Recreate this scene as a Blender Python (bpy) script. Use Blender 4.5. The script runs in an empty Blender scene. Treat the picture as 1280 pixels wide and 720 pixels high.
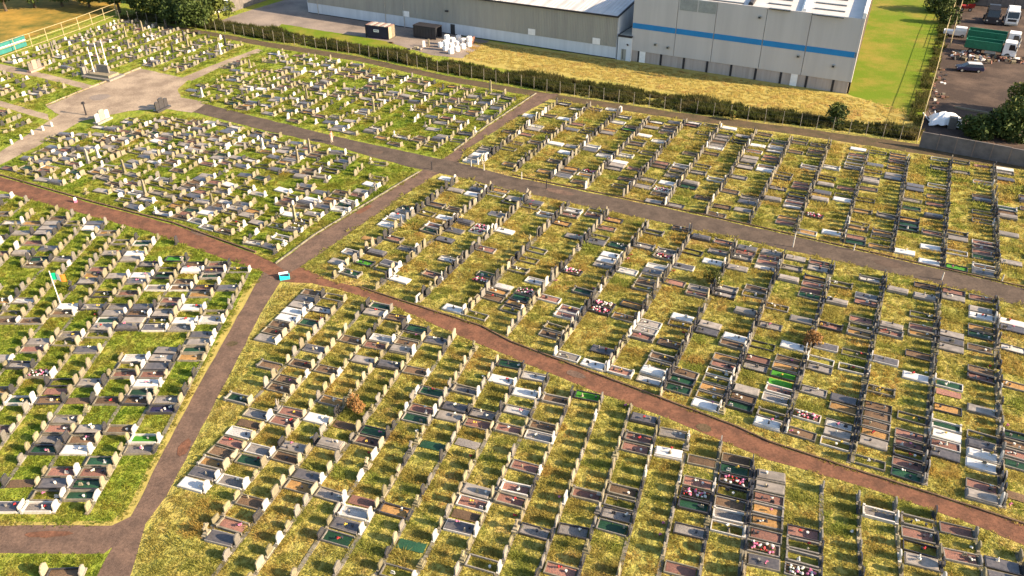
import bpy, bmesh, math, random
import numpy as np
from mathutils import Vector, Matrix
from mathutils.geometry import tessellate_polygon

SC = bpy.context.scene
COL = SC.collection
R = math.radians
rng = random.Random(11)

# ------------------------------------------------------------------ camera, sky, sun, exposure
F_PX, PITCH, CAM_H = 1018.0, R(32.4), 44.5
cam_data = bpy.data.cameras.new("camera")
cam_data.sensor_width = 36.0
cam_data.lens = 36.0 * F_PX / 1280.0
cam_data.clip_start = 0.5
cam_data.clip_end = 3000.0
cam = bpy.data.objects.new("camera", cam_data)
COL.objects.link(cam)
cam.location = (0, 0, CAM_H)
cam.rotation_euler = (math.pi / 2 - PITCH, 0, 0)
SC.camera = cam

SUN_EL, SUN_AZ = R(23.5), R(-18.0)          # azimuth measured from +X
to_sun = Vector((math.cos(SUN_AZ) * math.cos(SUN_EL), math.sin(SUN_AZ) * math.cos(SUN_EL), math.sin(SUN_EL)))
world = bpy.data.worlds.new("World")
SC.world = world
world.use_nodes = True
wn, wl = world.node_tree.nodes, world.node_tree.links
wn.clear()
sky = wn.new("ShaderNodeTexSky")
sky.sky_type = 'NISHITA'
sky.sun_disc = False
sky.sun_elevation = SUN_EL
sky.sun_rotation = math.atan2(to_sun.x, to_sun.y)
sky.altitude = 50
sky.dust_density = 1.4
bg = wn.new("ShaderNodeBackground")
bg.inputs[1].default_value = 0.095
wo = wn.new("ShaderNodeOutputWorld")
wl.new(sky.outputs[0], bg.inputs[0])
wl.new(bg.outputs[0], wo.inputs[0])

sun_data = bpy.data.lights.new("sun", 'SUN')
sun_data.energy = 5.0
sun_data.angle = R(0.5)
sun_data.color = (1.0, 0.79, 0.54)
sun = bpy.data.objects.new("sun", sun_data)
COL.objects.link(sun)
sun.rotation_euler = to_sun.to_track_quat('Z', 'Y').to_euler()

SC.view_settings.view_transform = 'Standard'
SC.view_settings.look = 'None'
SC.view_settings.exposure = 1.7
SC.view_settings.gamma = 1.0
SC.cycles.max_bounces = 5
SC.cycles.diffuse_bounces = 3
SC.cycles.transparent_max_bounces = 6


# ------------------------------------------------------------------ survey: photo pixel -> real place
def at(x, y, z=0.0):
    """The point at height z that the drone saw at this photo pixel."""
    dx, dy = x - 640.0, y - 360.0
    ry = F_PX * math.cos(PITCH) - dy * math.sin(PITCH)
    rz = -F_PX * math.sin(PITCH) - dy * math.cos(PITCH)
    t = (CAM_H - z) / -rz
    return Vector((dx * t, ry * t, z))


def pl(pts, z=0.0):
    return [at(x, y, z).xy for x, y in pts]


def inside(px, py, poly):
    """numpy point-in-polygon"""
    px = np.asarray(px, float)
    py = np.asarray(py, float)
    res = np.zeros(px.shape, bool)
    n = len(poly)
    for i in range(n):
        x0, y0 = poly[i]
        x1, y1 = poly[(i + 1) % n]
        if y0 == y1:
            continue
        c = ((y0 > py) != (y1 > py)) & (px < (x1 - x0) * (py - y0) / (y1 - y0) + x0)
        res ^= c
    return res


# ------------------------------------------------------------------ materials
MATS = {}


def new_mat(name):
    m = bpy.data.materials.new(name)
    m.use_nodes = True
    nt = m.node_tree
    b = nt.nodes["Principled BSDF"]
    return m, nt, b


def N(nt, kind, **kw):
    n = nt.nodes.new(kind)
    for k, v in kw.items():
        if k.startswith("i_"):
            n.inputs[int(k[2:]) if k[2:].isdigit() else k[2:]].default_value = v
        else:
            setattr(n, k, v)
    return n


def ramp(nt, stops):
    r = nt.nodes.new("ShaderNodeValToRGB")
    e = r.color_ramp.elements
    while len(e) > 1:
        e.remove(e[0])
    e[0].position, e[0].color = stops[0][0], (*stops[0][1], 1)
    for p, c in stops[1:]:
        k = e.new(p)
        k.color = (*c, 1)
    return r


def surf(name, c1, c2=None, scale=6.0, rough=0.8, spec=0.3, bump=0.0, bscale=40.0, vary=0.0, metal=0.0, detail=5.0, mid=(0.35, 0.65), stretch=None, speck=0.0):
    """A real-world surface: two tones in a noise, optional fine relief and a tone that varies from object to object."""
    if name in MATS:
        return MATS[name]
    m, nt, b = new_mat(name)
    L = nt.links
    geo = N(nt, "ShaderNodeNewGeometry")
    nz = N(nt, "ShaderNodeTexNoise")
    nz.inputs["Scale"].default_value = scale
    nz.inputs["Detail"].default_value = detail
    nz.inputs["Roughness"].default_value = 0.65
    if stretch:
        vm = N(nt, "ShaderNodeVectorMath", operation='MULTIPLY')
        vm.inputs[1].default_value = stretch
        L.new(geo.outputs["Position"], vm.inputs[0])
        L.new(vm.outputs[0], nz.inputs["Vector"])
    else:
        L.new(geo.outputs["Position"], nz.inputs["Vector"])
    c2 = c2 or tuple(v * 0.7 for v in c1)
    r = ramp(nt, [(mid[0], c1), (mid[1], c2)])
    L.new(nz.outputs["Fac"], r.inputs[0])
    out = r.outputs[0]
    if speck:
        ns = N(nt, "ShaderNodeTexNoise")
        ns.inputs["Scale"].default_value = 5.0
        ns.inputs["Detail"].default_value = 8
        ns.inputs["Roughness"].default_value = 0.75
        L.new(geo.outputs["Position"], ns.inputs["Vector"])
        ms = N(nt, "ShaderNodeMapRange")
        ms.inputs["From Min"].default_value = 0.35
        ms.inputs["From Max"].default_value = 0.65
        ms.inputs["To Min"].default_value = 1 - speck
        ms.inputs["To Max"].default_value = 1 + speck
        L.new(ns.outputs["Fac"], ms.inputs["Value"])
        vs = N(nt, "ShaderNodeVectorMath", operation='SCALE')
        L.new(out, vs.inputs[0])
        L.new(ms.outputs[0], vs.inputs["Scale"])
        out = vs.outputs[0]
    if vary:
        oi = N(nt, "ShaderNodeObjectInfo")
        mr = N(nt, "ShaderNodeMapRange")
        mr.inputs["To Min"].default_value = 1 - vary
        mr.inputs["To Max"].default_value = 1 + vary
        L.new(oi.outputs["Random"], mr.inputs["Value"])
        mx = N(nt, "ShaderNodeVectorMath", operation='SCALE')
        L.new(out, mx.inputs[0])
        L.new(mr.outputs[0], mx.inputs["Scale"])
        out = mx.outputs[0]
    L.new(out, b.inputs["Base Color"])
    b.inputs["Roughness"].default_value = rough
    b.inputs["Specular IOR Level"].default_value = spec
    b.inputs["Metallic"].default_value = metal
    if bump:
        nb = N(nt, "ShaderNodeTexNoise")
        nb.inputs["Scale"].default_value = bscale
        nb.inputs["Detail"].default_value = 4
        L.new(geo.outputs["Position"], nb.inputs["Vector"])
        bp = N(nt, "ShaderNodeBump")
        bp.inputs["Strength"].default_value = bump
        bp.inputs["Distance"].default_value = 0.05
        L.new(nb.outputs["Fac"], bp.inputs["Height"])
        L.new(bp.outputs[0], b.inputs["Normal"])
    MATS[name] = m
    return m


def grass_group():
    """Colour of the cemetery grass at a place: lush in the old quarters, dry and olive in the newer ones."""
    g = bpy.data.node_groups.new("grass_colour", 'ShaderNodeTree')
    g.interface.new_socket("Vector", in_out='INPUT', socket_type='NodeSocketVector')
    g.interface.new_socket("Color", in_out='OUTPUT', socket_type='NodeSocketColor')
    gi = g.nodes.new("NodeGroupInput")
    go = g.nodes.new("NodeGroupOutput")
    L = g.links
    # lush quarter mask
    dp = N(g, "ShaderNodeVectorMath", operation='DOT_PRODUCT')
    dp.inputs[1].default_value = (math.cos(R(25.8)), -math.sin(R(25.8)), 0)
    L.new(gi.outputs[0], dp.inputs[0])
    m1 = N(g, "ShaderNodeMapRange")
    m1.inputs["From Min"].default_value = -51
    m1.inputs["From Max"].default_value = -55
    L.new(dp.outputs["Value"], m1.inputs["Value"])
    sx = N(g, "ShaderNodeSeparateXYZ")
    L.new(gi.outputs[0], sx.inputs[0])
    m2 = N(g, "ShaderNodeMapRange")
    m2.inputs["From Min"].default_value = -25.9
    m2.inputs["From Max"].default_value = -26.6
    L.new(sx.outputs[0], m2.inputs["Value"])
    mx = N(g, "ShaderNodeMath", operation='MAXIMUM')
    L.new(m1.outputs[0], mx.inputs[0])
    L.new(m2.outputs[0], mx.inputs[1])

    def noise(scale, det=4.0):
        n = N(g, "ShaderNodeTexNoise")
        n.inputs["Scale"].default_value = scale
        n.inputs["Detail"].default_value = det
        n.inputs["Roughness"].default_value = 0.6
        L.new(gi.outputs[0], n.inputs["Vector"])
        return n
    big, mid = noise(0.16, 5), noise(0.75, 5)
    add = N(g, "ShaderNodeMath", operation='ADD')
    L.new(big.outputs[0], add.inputs[0])
    L.new(mid.outputs[0], add.inputs[1])
    half = N(g, "ShaderNodeMath", operation='MULTIPLY')
    half.inputs[1].default_value = 0.5
    L.new(add.outputs[0], half.inputs[0])
    dry = ramp(g, [(0.35, (0.225, 0.225, 0.052)), (0.45, (0.285, 0.260, 0.062)), (0.55, (0.325, 0.268, 0.072)), (0.65, (0.345, 0.240, 0.086))])
    lush = ramp(g, [(0.36, (0.128, 0.180, 0.022)), (0.47, (0.190, 0.230, 0.028)), (0.57, (0.235, 0.228, 0.040)), (0.67, (0.270, 0.196, 0.060))])
    L.new(half.outputs[0], dry.inputs[0])
    L.new(half.outputs[0], lush.inputs[0])
    mix = N(g, "ShaderNodeMix", data_type='RGBA')
    L.new(mx.outputs[0], mix.inputs["Factor"])
    L.new(dry.outputs[0], mix.inputs[6])
    L.new(lush.outputs[0], mix.inputs[7])
    soil = noise(0.42, 6)
    sm = N(g, "ShaderNodeMapRange")
    sm.inputs["From Min"].default_value = 0.63
    sm.inputs["From Max"].default_value = 0.72
    sm.inputs["To Max"].default_value = 0.45
    L.new(soil.outputs[0], sm.inputs["Value"])
    mx2 = N(g, "ShaderNodeMix", data_type='RGBA')
    mx2.inputs[7].default_value = (0.17, 0.115, 0.065, 1)
    L.new(sm.outputs[0], mx2.inputs["Factor"])
    L.new(mix.outputs[2], mx2.inputs[6])
    L.new(mx2.outputs[2], go.inputs[0])
    return g


GRASS_G = grass_group()


def grass_mats():
    m, nt, b = new_mat("turf_ground")
    L = nt.links
    geo = N(nt, "ShaderNodeNewGeometry")
    gg = N(nt, "ShaderNodeGroup", node_tree=GRASS_G)
    L.new(geo.outputs["Position"], gg.inputs[0])
    L.new(gg.outputs[0], b.inputs["Base Color"])
    b.inputs["Roughness"].default_value = 0.95
    b.inputs["Specular IOR Level"].default_value = 0.1
    nb = N(nt, "ShaderNodeTexNoise")
    nb.inputs["Scale"].default_value = 7
    nb.inputs["Detail"].default_value = 6
    L.new(geo.outputs["Position"], nb.inputs["Vector"])
    bp = N(nt, "ShaderNodeBump")
    bp.inputs["Strength"].default_value = 0.9
    bp.inputs["Distance"].default_value = 0.12
    L.new(nb.outputs["Fac"], bp.inputs["Height"])
    n2 = N(nt, "ShaderNodeTexNoise")
    n2.inputs["Scale"].default_value = 1.3
    n2.inputs["Detail"].default_value = 3
    L.new(geo.outputs["Position"], n2.inputs["Vector"])
    b2 = N(nt, "ShaderNodeBump")
    b2.inputs["Strength"].default_value = 0.8
    b2.inputs["Distance"].default_value = 0.35
    L.new(n2.outputs["Fac"], b2.inputs["Height"])
    L.new(bp.outputs[0], b2.inputs["Normal"])
    L.new(b2.outputs[0], b.inputs["Normal"])
    MATS["turf"] = m

    def blade(name, fixed=None):
        m, nt, b = new_mat(name)
        L = nt.links
        oi = N(nt, "ShaderNodeObjectInfo")
        if fixed is None:
            gg = N(nt, "ShaderNodeGroup", node_tree=GRASS_G)
            L.new(oi.outputs["Location"], gg.inputs[0])
            an = N(nt, "ShaderNodeAttribute", attribute_type='INSTANCER', attribute_name='tone')
            tn = ramp(nt, [(0.0, (0.80, 1.02, 0.8)), (0.5, (1.0, 1.0, 1.0)), (1.0, (1.22, 1.0, 1.05))])
            L.new(an.outputs["Fac"], tn.inputs[0])
            mm = N(nt, "ShaderNodeVectorMath", operation='MULTIPLY')
            L.new(gg.outputs[0], mm.inputs[0])
            L.new(tn.outputs[0], mm.inputs[1])
            col = mm.outputs[0]
        else:
            nz = N(nt, "ShaderNodeTexNoise")
            nz.inputs["Scale"].default_value = 0.35
            nz.inputs["Detail"].default_value = 4
            L.new(oi.outputs["Location"], nz.inputs["Vector"])
            r = ramp(nt, fixed)
            L.new(nz.outputs["Fac"], r.inputs[0])
            col = r.outputs[0]
        mr = N(nt, "ShaderNodeMapRange")
        mr.inputs["To Min"].default_value = 1.0
        mr.inputs["To Max"].default_value = 1.16
        L.new(oi.outputs["Random"], mr.inputs["Value"])
        sc = N(nt, "ShaderNodeVectorMath", operation='SCALE')
        L.new(col, sc.inputs[0])
        L.new(mr.outputs[0], sc.inputs["Scale"])
        L.new(sc.outputs[0], b.inputs["Base Color"])
        b.inputs["Roughness"].default_value = 0.7
        b.inputs["Specular IOR Level"].default_value = 0.2
        # light passes through thin blades
        tr = N(nt, "ShaderNodeBsdfTranslucent")
        L.new(sc.outputs[0], tr.inputs["Color"])
        mxs = N(nt, "ShaderNodeMixShader")
        mxs.inputs[0].default_value = 0.6
        L.new(b.outputs[0], mxs.inputs[1])
        L.new(tr.outputs[0], mxs.inputs[2])
        L.new(mxs.outputs[0], nt.nodes["Material Output"].inputs["Surface"])
        MATS[name] = m
    blade("grass_blade")
    blade("meadow_blade", [(0.35, (0.40, 0.34, 0.11)), (0.5, (0.45, 0.36, 0.115)), (0.65, (0.44, 0.31, 0.12))])
    blade("weed_leaf", [(0.35, (0.040, 0.052, 0.012)), (0.5, (0.068, 0.072, 0.020)), (0.65, (0.115, 0.095, 0.036))])


grass_mats()
# stone, chippings, tarmac, paint
surf("stone_cream", (0.29, 0.245, 0.165), (0.19, 0.165, 0.115), 5, 0.8, vary=0.35)
surf("stone_grey", (0.22, 0.20, 0.175), (0.135, 0.125, 0.11), 6, 0.65, vary=0.35)
surf("stone_white", (0.52, 0.49, 0.45), (0.38, 0.36, 0.32), 4, 0.55, vary=0.08)
surf("stone_black", (0.035, 0.034, 0.037), (0.055, 0.052, 0.055), 8, 0.22, 0.5)
surf("stone_old", (0.25, 0.215, 0.125), (0.13, 0.12, 0.075), 3.5, 0.9, vary=0.35, bump=0.3)
surf("stone_rose", (0.36, 0.22, 0.18), (0.26, 0.16, 0.13), 8, 0.5, vary=0.15)
surf("concrete_kerb", (0.21, 0.185, 0.14), (0.11, 0.10, 0.078), 3, 0.9, vary=0.15)  # darkened so the kerbs carry the contact shadows round the graves
surf("chips_white", (0.58, 0.56, 0.53), (0.28, 0.27, 0.25), 18, 0.9, bump=0.6, vary=0.1)
surf("chips_grey", (0.29, 0.26, 0.235), (0.12, 0.11, 0.105), 16, 0.9, bump=0.6, vary=0.25)
surf("slab_pale", (0.29, 0.255, 0.22), (0.17, 0.15, 0.13), 1.8, 0.45, vary=0.22)
surf("slab_white", (0.62, 0.60, 0.57), (0.48, 0.46, 0.43), 1.5, 0.5)
surf("slab_dark", (0.06, 0.057, 0.06), (0.11, 0.10, 0.10), 4, 0.3, 0.5, vary=0.2)
surf("earth_brown", (0.17, 0.105, 0.06), (0.085, 0.055, 0.035), 9, 0.95, bump=0.6, vary=0.25)
surf("bark_orange", (0.40, 0.22, 0.075), (0.22, 0.13, 0.05), 7, 0.95, bump=0.6, vary=0.15)
surf("chips_red", (0.28, 0.13, 0.095), (0.15, 0.085, 0.07), 9, 0.9, bump=0.6, vary=0.25)
surf("chips_green", (0.016, 0.07, 0.032), (0.012, 0.035, 0.02), 14, 0.5, bump=0.5, vary=0.3)
surf("fake_turf", (0.06, 0.26, 0.02), (0.045, 0.18, 0.015), 12, 0.9, bump=0.4, vary=0.2)
surf("chips_navy", (0.03, 0.025, 0.09), (0.02, 0.02, 0.04), 14, 0.6, bump=0.5)
surf("plot_turf", (0.23, 0.20, 0.032), (0.16, 0.15, 0.025), 3.5, 0.95, bump=0.8, bscale=14, vary=0.25)
surf("petal_pink", (0.50, 0.16, 0.27), (0.40, 0.10, 0.18), 20, 0.7)
surf("petal_red", (0.42, 0.035, 0.03), (0.32, 0.02, 0.03), 20, 0.7)
surf("petal_white", (0.66, 0.63, 0.57), (0.5, 0.47, 0.42), 20, 0.7)
surf("petal_yellow", (0.55, 0.38, 0.06), (0.5, 0.30, 0.05), 20, 0.7)
surf("flower_leaf", (0.05, 0.11, 0.02), (0.03, 0.07, 0.015), 12, 0.7)
surf("tarmac_road", (0.105, 0.078, 0.060), (0.070, 0.053, 0.042), 0.7, 0.95, 0.15, bump=0.4, bscale=25, detail=9, mid=(0.40, 0.60), speck=0.28)
surf("path_red", (0.178, 0.083, 0.051), (0.104, 0.053, 0.035), 0.8, 0.95, 0.12, bump=0.4, bscale=20, detail=9, mid=(0.40, 0.60), speck=0.28)
surf("path_lane", (0.150, 0.098, 0.073), (0.100, 0.068, 0.053), 0.8, 0.95, 0.12, bump=0.4, bscale=20, detail=9, mid=(0.40, 0.60), speck=0.28)
surf("path_pale", (0.33, 0.26, 0.19), (0.21, 0.16, 0.118), 0.25, 0.95, 0.12, bump=0.3, bscale=15, detail=8, mid=(0.40, 0.60), speck=0.28)
surf("dirt_strip", (0.115, 0.078, 0.048), (0.065, 0.055, 0.030), 0.7, 0.95, 0.1, bump=0.6, bscale=8, detail=8, speck=0.28)
surf("yard_tarmac", (0.055, 0.040, 0.033), (0.125, 0.088, 0.066), 0.16, 0.95, 0.12, bump=0.3, detail=9, mid=(0.45, 0.68), speck=0.28)
surf("yard_concrete", (0.27, 0.22, 0.18), (0.15, 0.125, 0.11), 0.14, 0.9, 0.15, detail=9, speck=0.28)
surf("field_green", (0.110, 0.165, 0.010), (0.230, 0.185, 0.035), 0.11, 0.95, 0.1, bump=0.9, bscale=3.0, detail=10, mid=(0.44, 0.66), speck=0.12)
surf("meadow_soil", (0.37, 0.30, 0.085), (0.31, 0.25, 0.075), 0.5, 0.95, 0.1, bump=0.9, bscale=4)
surf("rough_soil", (0.36, 0.22, 0.045), (0.075, 0.09, 0.02), 0.16, 0.95, 0.1, bump=0.9, bscale=2.0, detail=9)
surf("clad_grey", (0.34, 0.33, 0.285), (0.285, 0.275, 0.245), 0.5, 0.5, 0.4, stretch=(1.6, 1.6, 0.12), mid=(0.38, 0.66))
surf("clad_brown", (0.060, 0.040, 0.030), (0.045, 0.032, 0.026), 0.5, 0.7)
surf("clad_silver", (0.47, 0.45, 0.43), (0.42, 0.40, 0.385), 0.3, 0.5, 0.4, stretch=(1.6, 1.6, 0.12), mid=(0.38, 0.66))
surf("clad_louvre", (0.33, 0.33, 0.28), (0.24, 0.24, 0.21), 1.2, 0.6)
surf("band_white", (0.56, 0.59, 0.62), (0.47, 0.50, 0.53), 0.7, 0.6, stretch=(1.6, 1.6, 0.12), mid=(0.38, 0.66))
surf("stripe_blue", (0.015, 0.205, 0.47), (0.015, 0.18, 0.42), 0.6, 0.45)
surf("roof_pale", (0.52, 0.50, 0.475), (0.43, 0.41, 0.39), 0.4, 0.55)
surf("trim_dark", (0.030, 0.028, 0.032), None, 3, 0.6)
surf("block_wall", (0.40, 0.345, 0.31), (0.31, 0.265, 0.235), 0.9, 0.9, stretch=(1.6, 1.6, 0.12), mid=(0.38, 0.66))
surf("post_grey", (0.20, 0.18, 0.15), (0.13, 0.12, 0.10), 3, 0.7)
surf("brick_dim", (0.22, 0.165, 0.13), (0.16, 0.12, 0.10), 0.8, 0.9)
surf("wall_concrete", (0.150, 0.132, 0.122), (0.095, 0.085, 0.080), 0.8, 0.95, bump=0.3, bscale=12)
surf("skylight", (0.06, 0.055, 0.05), None, 3, 0.25, 0.5)
surf("steel_pale", (0.42, 0.39, 0.34), (0.32, 0.30, 0.26), 3, 0.6)
surf("steel_yellow", (0.42, 0.34, 0.19), (0.28, 0.23, 0.13), 2, 0.6)
surf("steel_dark", (0.05, 0.05, 0.05), None, 3, 0.5)
surf("teal_sheet", (0.03, 0.17, 0.155), (0.025, 0.125, 0.12), 1, 0.5)
surf("paint_white", (0.80, 0.79, 0.77), (0.70, 0.68, 0.66), 2, 0.4, 0.5)
surf("paint_navy", (0.010, 0.011, 0.040), (0.014, 0.014, 0.045), 2, 0.4, 0.5)
surf("paint_blackish", (0.018, 0.020, 0.028), None, 2, 0.45, 0.5)
surf("paint_green", (0.012, 0.16, 0.085), (0.010, 0.12, 0.065), 2, 0.5, 0.4)
surf("paint_brown", (0.16, 0.085, 0.075), (0.10, 0.06, 0.055), 2, 0.8)
surf("paint_red", (0.35, 0.025, 0.02), None, 2, 0.5)
surf("paint_turquoise", (0.02, 0.55, 0.58), (0.02, 0.48, 0.52), 3, 0.4, 0.5)
surf("glass_dark", (0.015, 0.018, 0.022), None, 2, 0.08, 0.6)
surf("rubber", (0.02, 0.02, 0.02), None, 3, 0.8)
surf("silver_and_sheen", (0.55, 0.55, 0.56), (0.5, 0.5, 0.5), 2, 0.3, 0.5)
surf("lens_pale", (0.75, 0.74, 0.68), None, 3, 0.2, 0.5)
surf("bulk_bag", (0.82, 0.80, 0.76), (0.66, 0.63, 0.60), 2.5, 0.8)
surf("flag_green", (0.0, 0.42, 0.21), (0.0, 0.36, 0.18), 3, 0.8)
surf("flag_white", (0.80, 0.80, 0.77), (0.74, 0.72, 0.70), 3, 0.8)
surf("flag_orange", (0.75, 0.18, 0.025), (0.62, 0.15, 0.02), 3, 0.8)
surf("skin", (0.55, 0.33, 0.24), (0.5, 0.29, 0.21), 6, 0.6)
surf("hair_dark", (0.03, 0.02, 0.015), None, 8, 0.6)
surf("cloth_pink", (0.70, 0.24, 0.22), (0.6, 0.2, 0.18), 8, 0.9)
surf("cloth_pale", (0.62, 0.50, 0.40), (0.5, 0.4, 0.32), 8, 0.9)
surf("bark", (0.10, 0.075, 0.05), (0.06, 0.045, 0.03), 5, 0.95, bump=0.5)
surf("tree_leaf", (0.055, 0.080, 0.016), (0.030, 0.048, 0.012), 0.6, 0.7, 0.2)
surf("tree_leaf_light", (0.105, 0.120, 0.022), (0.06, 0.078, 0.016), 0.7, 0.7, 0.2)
surf("bush_brown", (0.26, 0.12, 0.035), (0.14, 0.085, 0.03), 3, 0.8)
M = MATS


# ------------------------------------------------------------------ mesh helpers
class MB:
    """Collects boxes, prisms, tubes; build() links them as ONE mesh object."""

    def __init__(self):
        self.v, self.f, self.m = [], [], []

    def add(self, verts, faces, mi=0, xf=None):
        o = len(self.v)
        self.v += [tuple(xf @ Vector(p)) for p in verts] if xf is not None else [tuple(p) for p in verts]
        self.f += [tuple(i + o for i in f) for f in faces]
        self.m += [mi] * len(faces)
        return self

    def box(self, x0, y0, z0, x1, y1, z1, mi=0, xf=None, bottom=False, inset=0.0):
        i = inset
        v = [(x0, y0, z0), (x1, y0, z0), (x1, y1, z0), (x0, y1, z0),
             (x0 + i, y0 + i, z1), (x1 - i, y0 + i, z1), (x1 - i, y1 - i, z1), (x0 + i, y1 - i, z1)]
        f = [(4, 5, 6, 7), (0, 1, 5, 4), (1, 2, 6, 5), (2, 3, 7, 6), (3, 0, 4, 7)]
        if bottom:
            f.append((3, 2, 1, 0))
        return self.add(v, f, mi, xf)

    def prism(self, prof, x0, x1, mi=0, xf=None):
        """profile [(y,z)] counter-clockwise, extruded along x"""
        n = len(prof)
        v = [(x0, y, z) for y, z in prof] + [(x1, y, z) for y, z in prof]
        f = [tuple(range(n))[::-1], tuple(range(n, 2 * n))]
        f += [(i, (i + 1) % n, n + (i + 1) % n, n + i) for i in range(n)]
        return self.add(v, f, mi, xf)

    def tube(self, a, b, r0, r1=None, n=6, mi=0, caps=True):
        a, b = Vector(a), Vector(b)
        r1 = r0 if r1 is None else r1
        d = (b - a).normalized()
        s = d.orthogonal().normalized()
        t = d.cross(s)
        v = []
        for p, r in ((a, r0), (b, r1)):
            for i in range(n):
                k = 2 * math.pi * i / n
                v.append(p + s * (r * math.cos(k)) + t * (r * math.sin(k)))
        f = [(i, (i + 1) % n, n + (i + 1) % n, n + i) for i in range(n)]
        if caps:
            f += [tuple(range(n))[::-1], tuple(range(n, 2 * n))]
        return self.add(v, f, mi)

    def blob(self, c, r, mi=0, sq=(1, 1, 1), jit=0.0, rnd=rng, sub=1):
        bm = bmesh.new()
        bmesh.ops.create_icosphere(bm, subdivisions=sub, radius=1)
        v = []
        for p in bm.verts:
            k = r * (1 + rnd.uniform(-jit, jit))
            v.append((c[0] + p.co.x * k * sq[0], c[1] + p.co.y * k * sq[1], c[2] + p.co.z * k * sq[2]))
        f = [tuple(q.index for q in fc.verts) for fc in bm.faces]
        bm.free()
        return self.add(v, f, mi)

    def mesh(self, name, mats):
        me = bpy.data.meshes.new(name)
        me.from_pydata(self.v, [], self.f)
        for m in mats:
            me.materials.append(M[m] if isinstance(m, str) else m)
        if any(self.m):
            me.polygons.foreach_set("material_index", self.m)
        me.update()
        return me

    def build(self, name, mats, parent=None, smooth=False, bevel=0.0):
        if isinstance(mats, str):
            mats = [mats]
        me = self.mesh(name, mats)
        if smooth:
            me.polygons.foreach_set("use_smooth", [True] * len(me.polygons))
        if bevel:
            bm = bmesh.new()
            bm.from_mesh(me)
            bmesh.ops.bevel(bm, geom=bm.edges[:], offset=bevel, segments=1, affect='EDGES', clamp_overlap=True)
            bm.to_mesh(me)
            bm.free()
        return link(name, me, parent)


def link(name, me, parent=None):
    o = bpy.data.objects.new(name, me)
    COL.objects.link(o)
    if parent is not None:
        o.parent = parent
    return o


def tag(o, label=None, cat=None, group=None, kind=None):
    if label:
        o['label'] = label
    if cat:
        o['category'] = cat
    if group:
        o['group'] = group
    if kind:
        o['kind'] = kind
    return o


def thing(name, label, cat, loc=(0, 0, 0), rz=0.0, group=None):
    o = bpy.data.objects.new(name, None)
    o.empty_display_size = 0.3
    COL.objects.link(o)
    o.location = loc
    o.rotation_euler = (0, 0, rz)
    return tag(o, label, cat, group)


def sheet(name, poly, z, mat, jitter=0.0, step=1.2, kind='structure', cuts=None):
    """A flat sheet on the ground with slightly uneven edges."""
    pts = []
    n = len(poly)
    for i in range(n):
        a, b = Vector(poly[i]), Vector(poly[(i + 1) % n])
        k = max(1, int((b - a).length / step)) if jitter else 1
        d = (b - a).normalized()
        nn = Vector((-d.y, d.x))
        for j in range(k):
            p = a.lerp(b, j / k)
            if j:
                p = p + nn * rng.uniform(-jitter, jitter)
            pts.append((p.x, p.y, z))
    bm = bmesh.new()
    vs = [bm.verts.new(p) for p in pts]
    for tri in tessellate_polygon([[Vector(p) for p in pts]]):
        a, b, c = (Vector(pts[i]) for i in tri)
        if (b - a).cross(c - a).z < 0:
            tri = tri[::-1]
        try:
            bm.faces.new([vs[i] for i in tri])
        except ValueError:
            pass
    bm.normal_update()
    me = bpy.data.meshes.new(name)
    bm.to_mesh(me)
    bm.free()
    me.materials.append(M[mat])
    o = link(name, me)
    o['kind'] = kind
    return o


# ------------------------------------------------------------------ the ground, roads and fields
gm = MB()
gm.add([(-500, -60, 0), (500, -60, 0), (500, 900, 0), (-500, 900, 0)], [(0, 1, 2, 3)])
gm.build("ground", "turf")['kind'] = 'structure'

road_up = [(205, 126), (250, 128), (300, 141), (380, 161), (462, 180), (537, 196), (580, 205), (640, 221), (840, 262), (960, 288), (1172, 336), (1330, 372)]
road_lo = [(1330, 398), (1165, 353), (960, 307), (840, 281), (640, 238), (575, 222), (512, 209), (412, 181), (330, 163), (250, 142), (205, 134)]
sheet("road", pl(road_up + road_lo), 0.024, "tarmac_road", 0.10)
red_up = [(-70, 205), (0, 221), (117, 255), (217, 281), (320, 318), (346, 330), (380, 335), (412, 351), (447, 359), (495, 375), (602, 409), (640, 429), (922, 535), (960, 553), (1070, 589), (1172, 621), (1330, 672)]
red_lo = [(1330, 700), (1200, 650), (1120, 622), (1050, 600), (960, 575), (840, 525), (720, 480), (640, 447), (545, 407), (490, 382), (417, 360), (390, 354), (352, 352), (330, 340), (250, 313), (190, 291), (62, 256), (0, 238), (-70, 222)]
sheet("path", pl(red_up + red_lo), 0.016, "path_red", 0.07)
sheet("path", pl([(345, 331), (395, 294), (467, 251), (525, 215), (538, 205), (560, 212), (542, 220), (500, 248), (445, 286), (407, 313), (377, 333), (360, 342)]), 0.020, "path_lane", 0.06)
sheet("path", pl([(552, 199), (567, 190), (607, 160), (671, 117), (700, 117), (650, 144), (580, 189), (572, 206)]), 0.012, "path_lane", 0.06)
sheet("path", pl([(330, 338), (317, 360), (275, 435), (220, 535), (165, 643), (120, 722), (90, 780), (140, 780), (163, 720), (182, 655), (208, 620), (246, 547), (301, 441), (330, 385), (352, 350), (350, 338)]), 0.012, "path_lane", 0.06)
sheet("path", pl([(-80, 657), (140, 657), (165, 645), (170, 660), (130, 692), (-80, 691)]), 0.008, "path_lane", 0.06)
sheet("car_park", pl([(57, 133), (96, 117), (176, 86), (237, 99), (222, 112), (226, 122), (260, 128), (240, 141), (205, 136), (160, 139), (100, 152), (78, 146)]), 0.028, "path_pale", 0.1)
sheet("path", pl([(60, 152), (0, 190), (-60, 226), (-60, 248), (0, 206), (45, 184), (102, 151), (80, 140)]), 0.014, "path_pale", 0.1)
sheet("path", pl([(-40, 72), (0, 80), (60, 93), (121, 108), (110, 112), (50, 97), (-40, 81)]), 0.010, "path_pale", 0.08)
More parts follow.
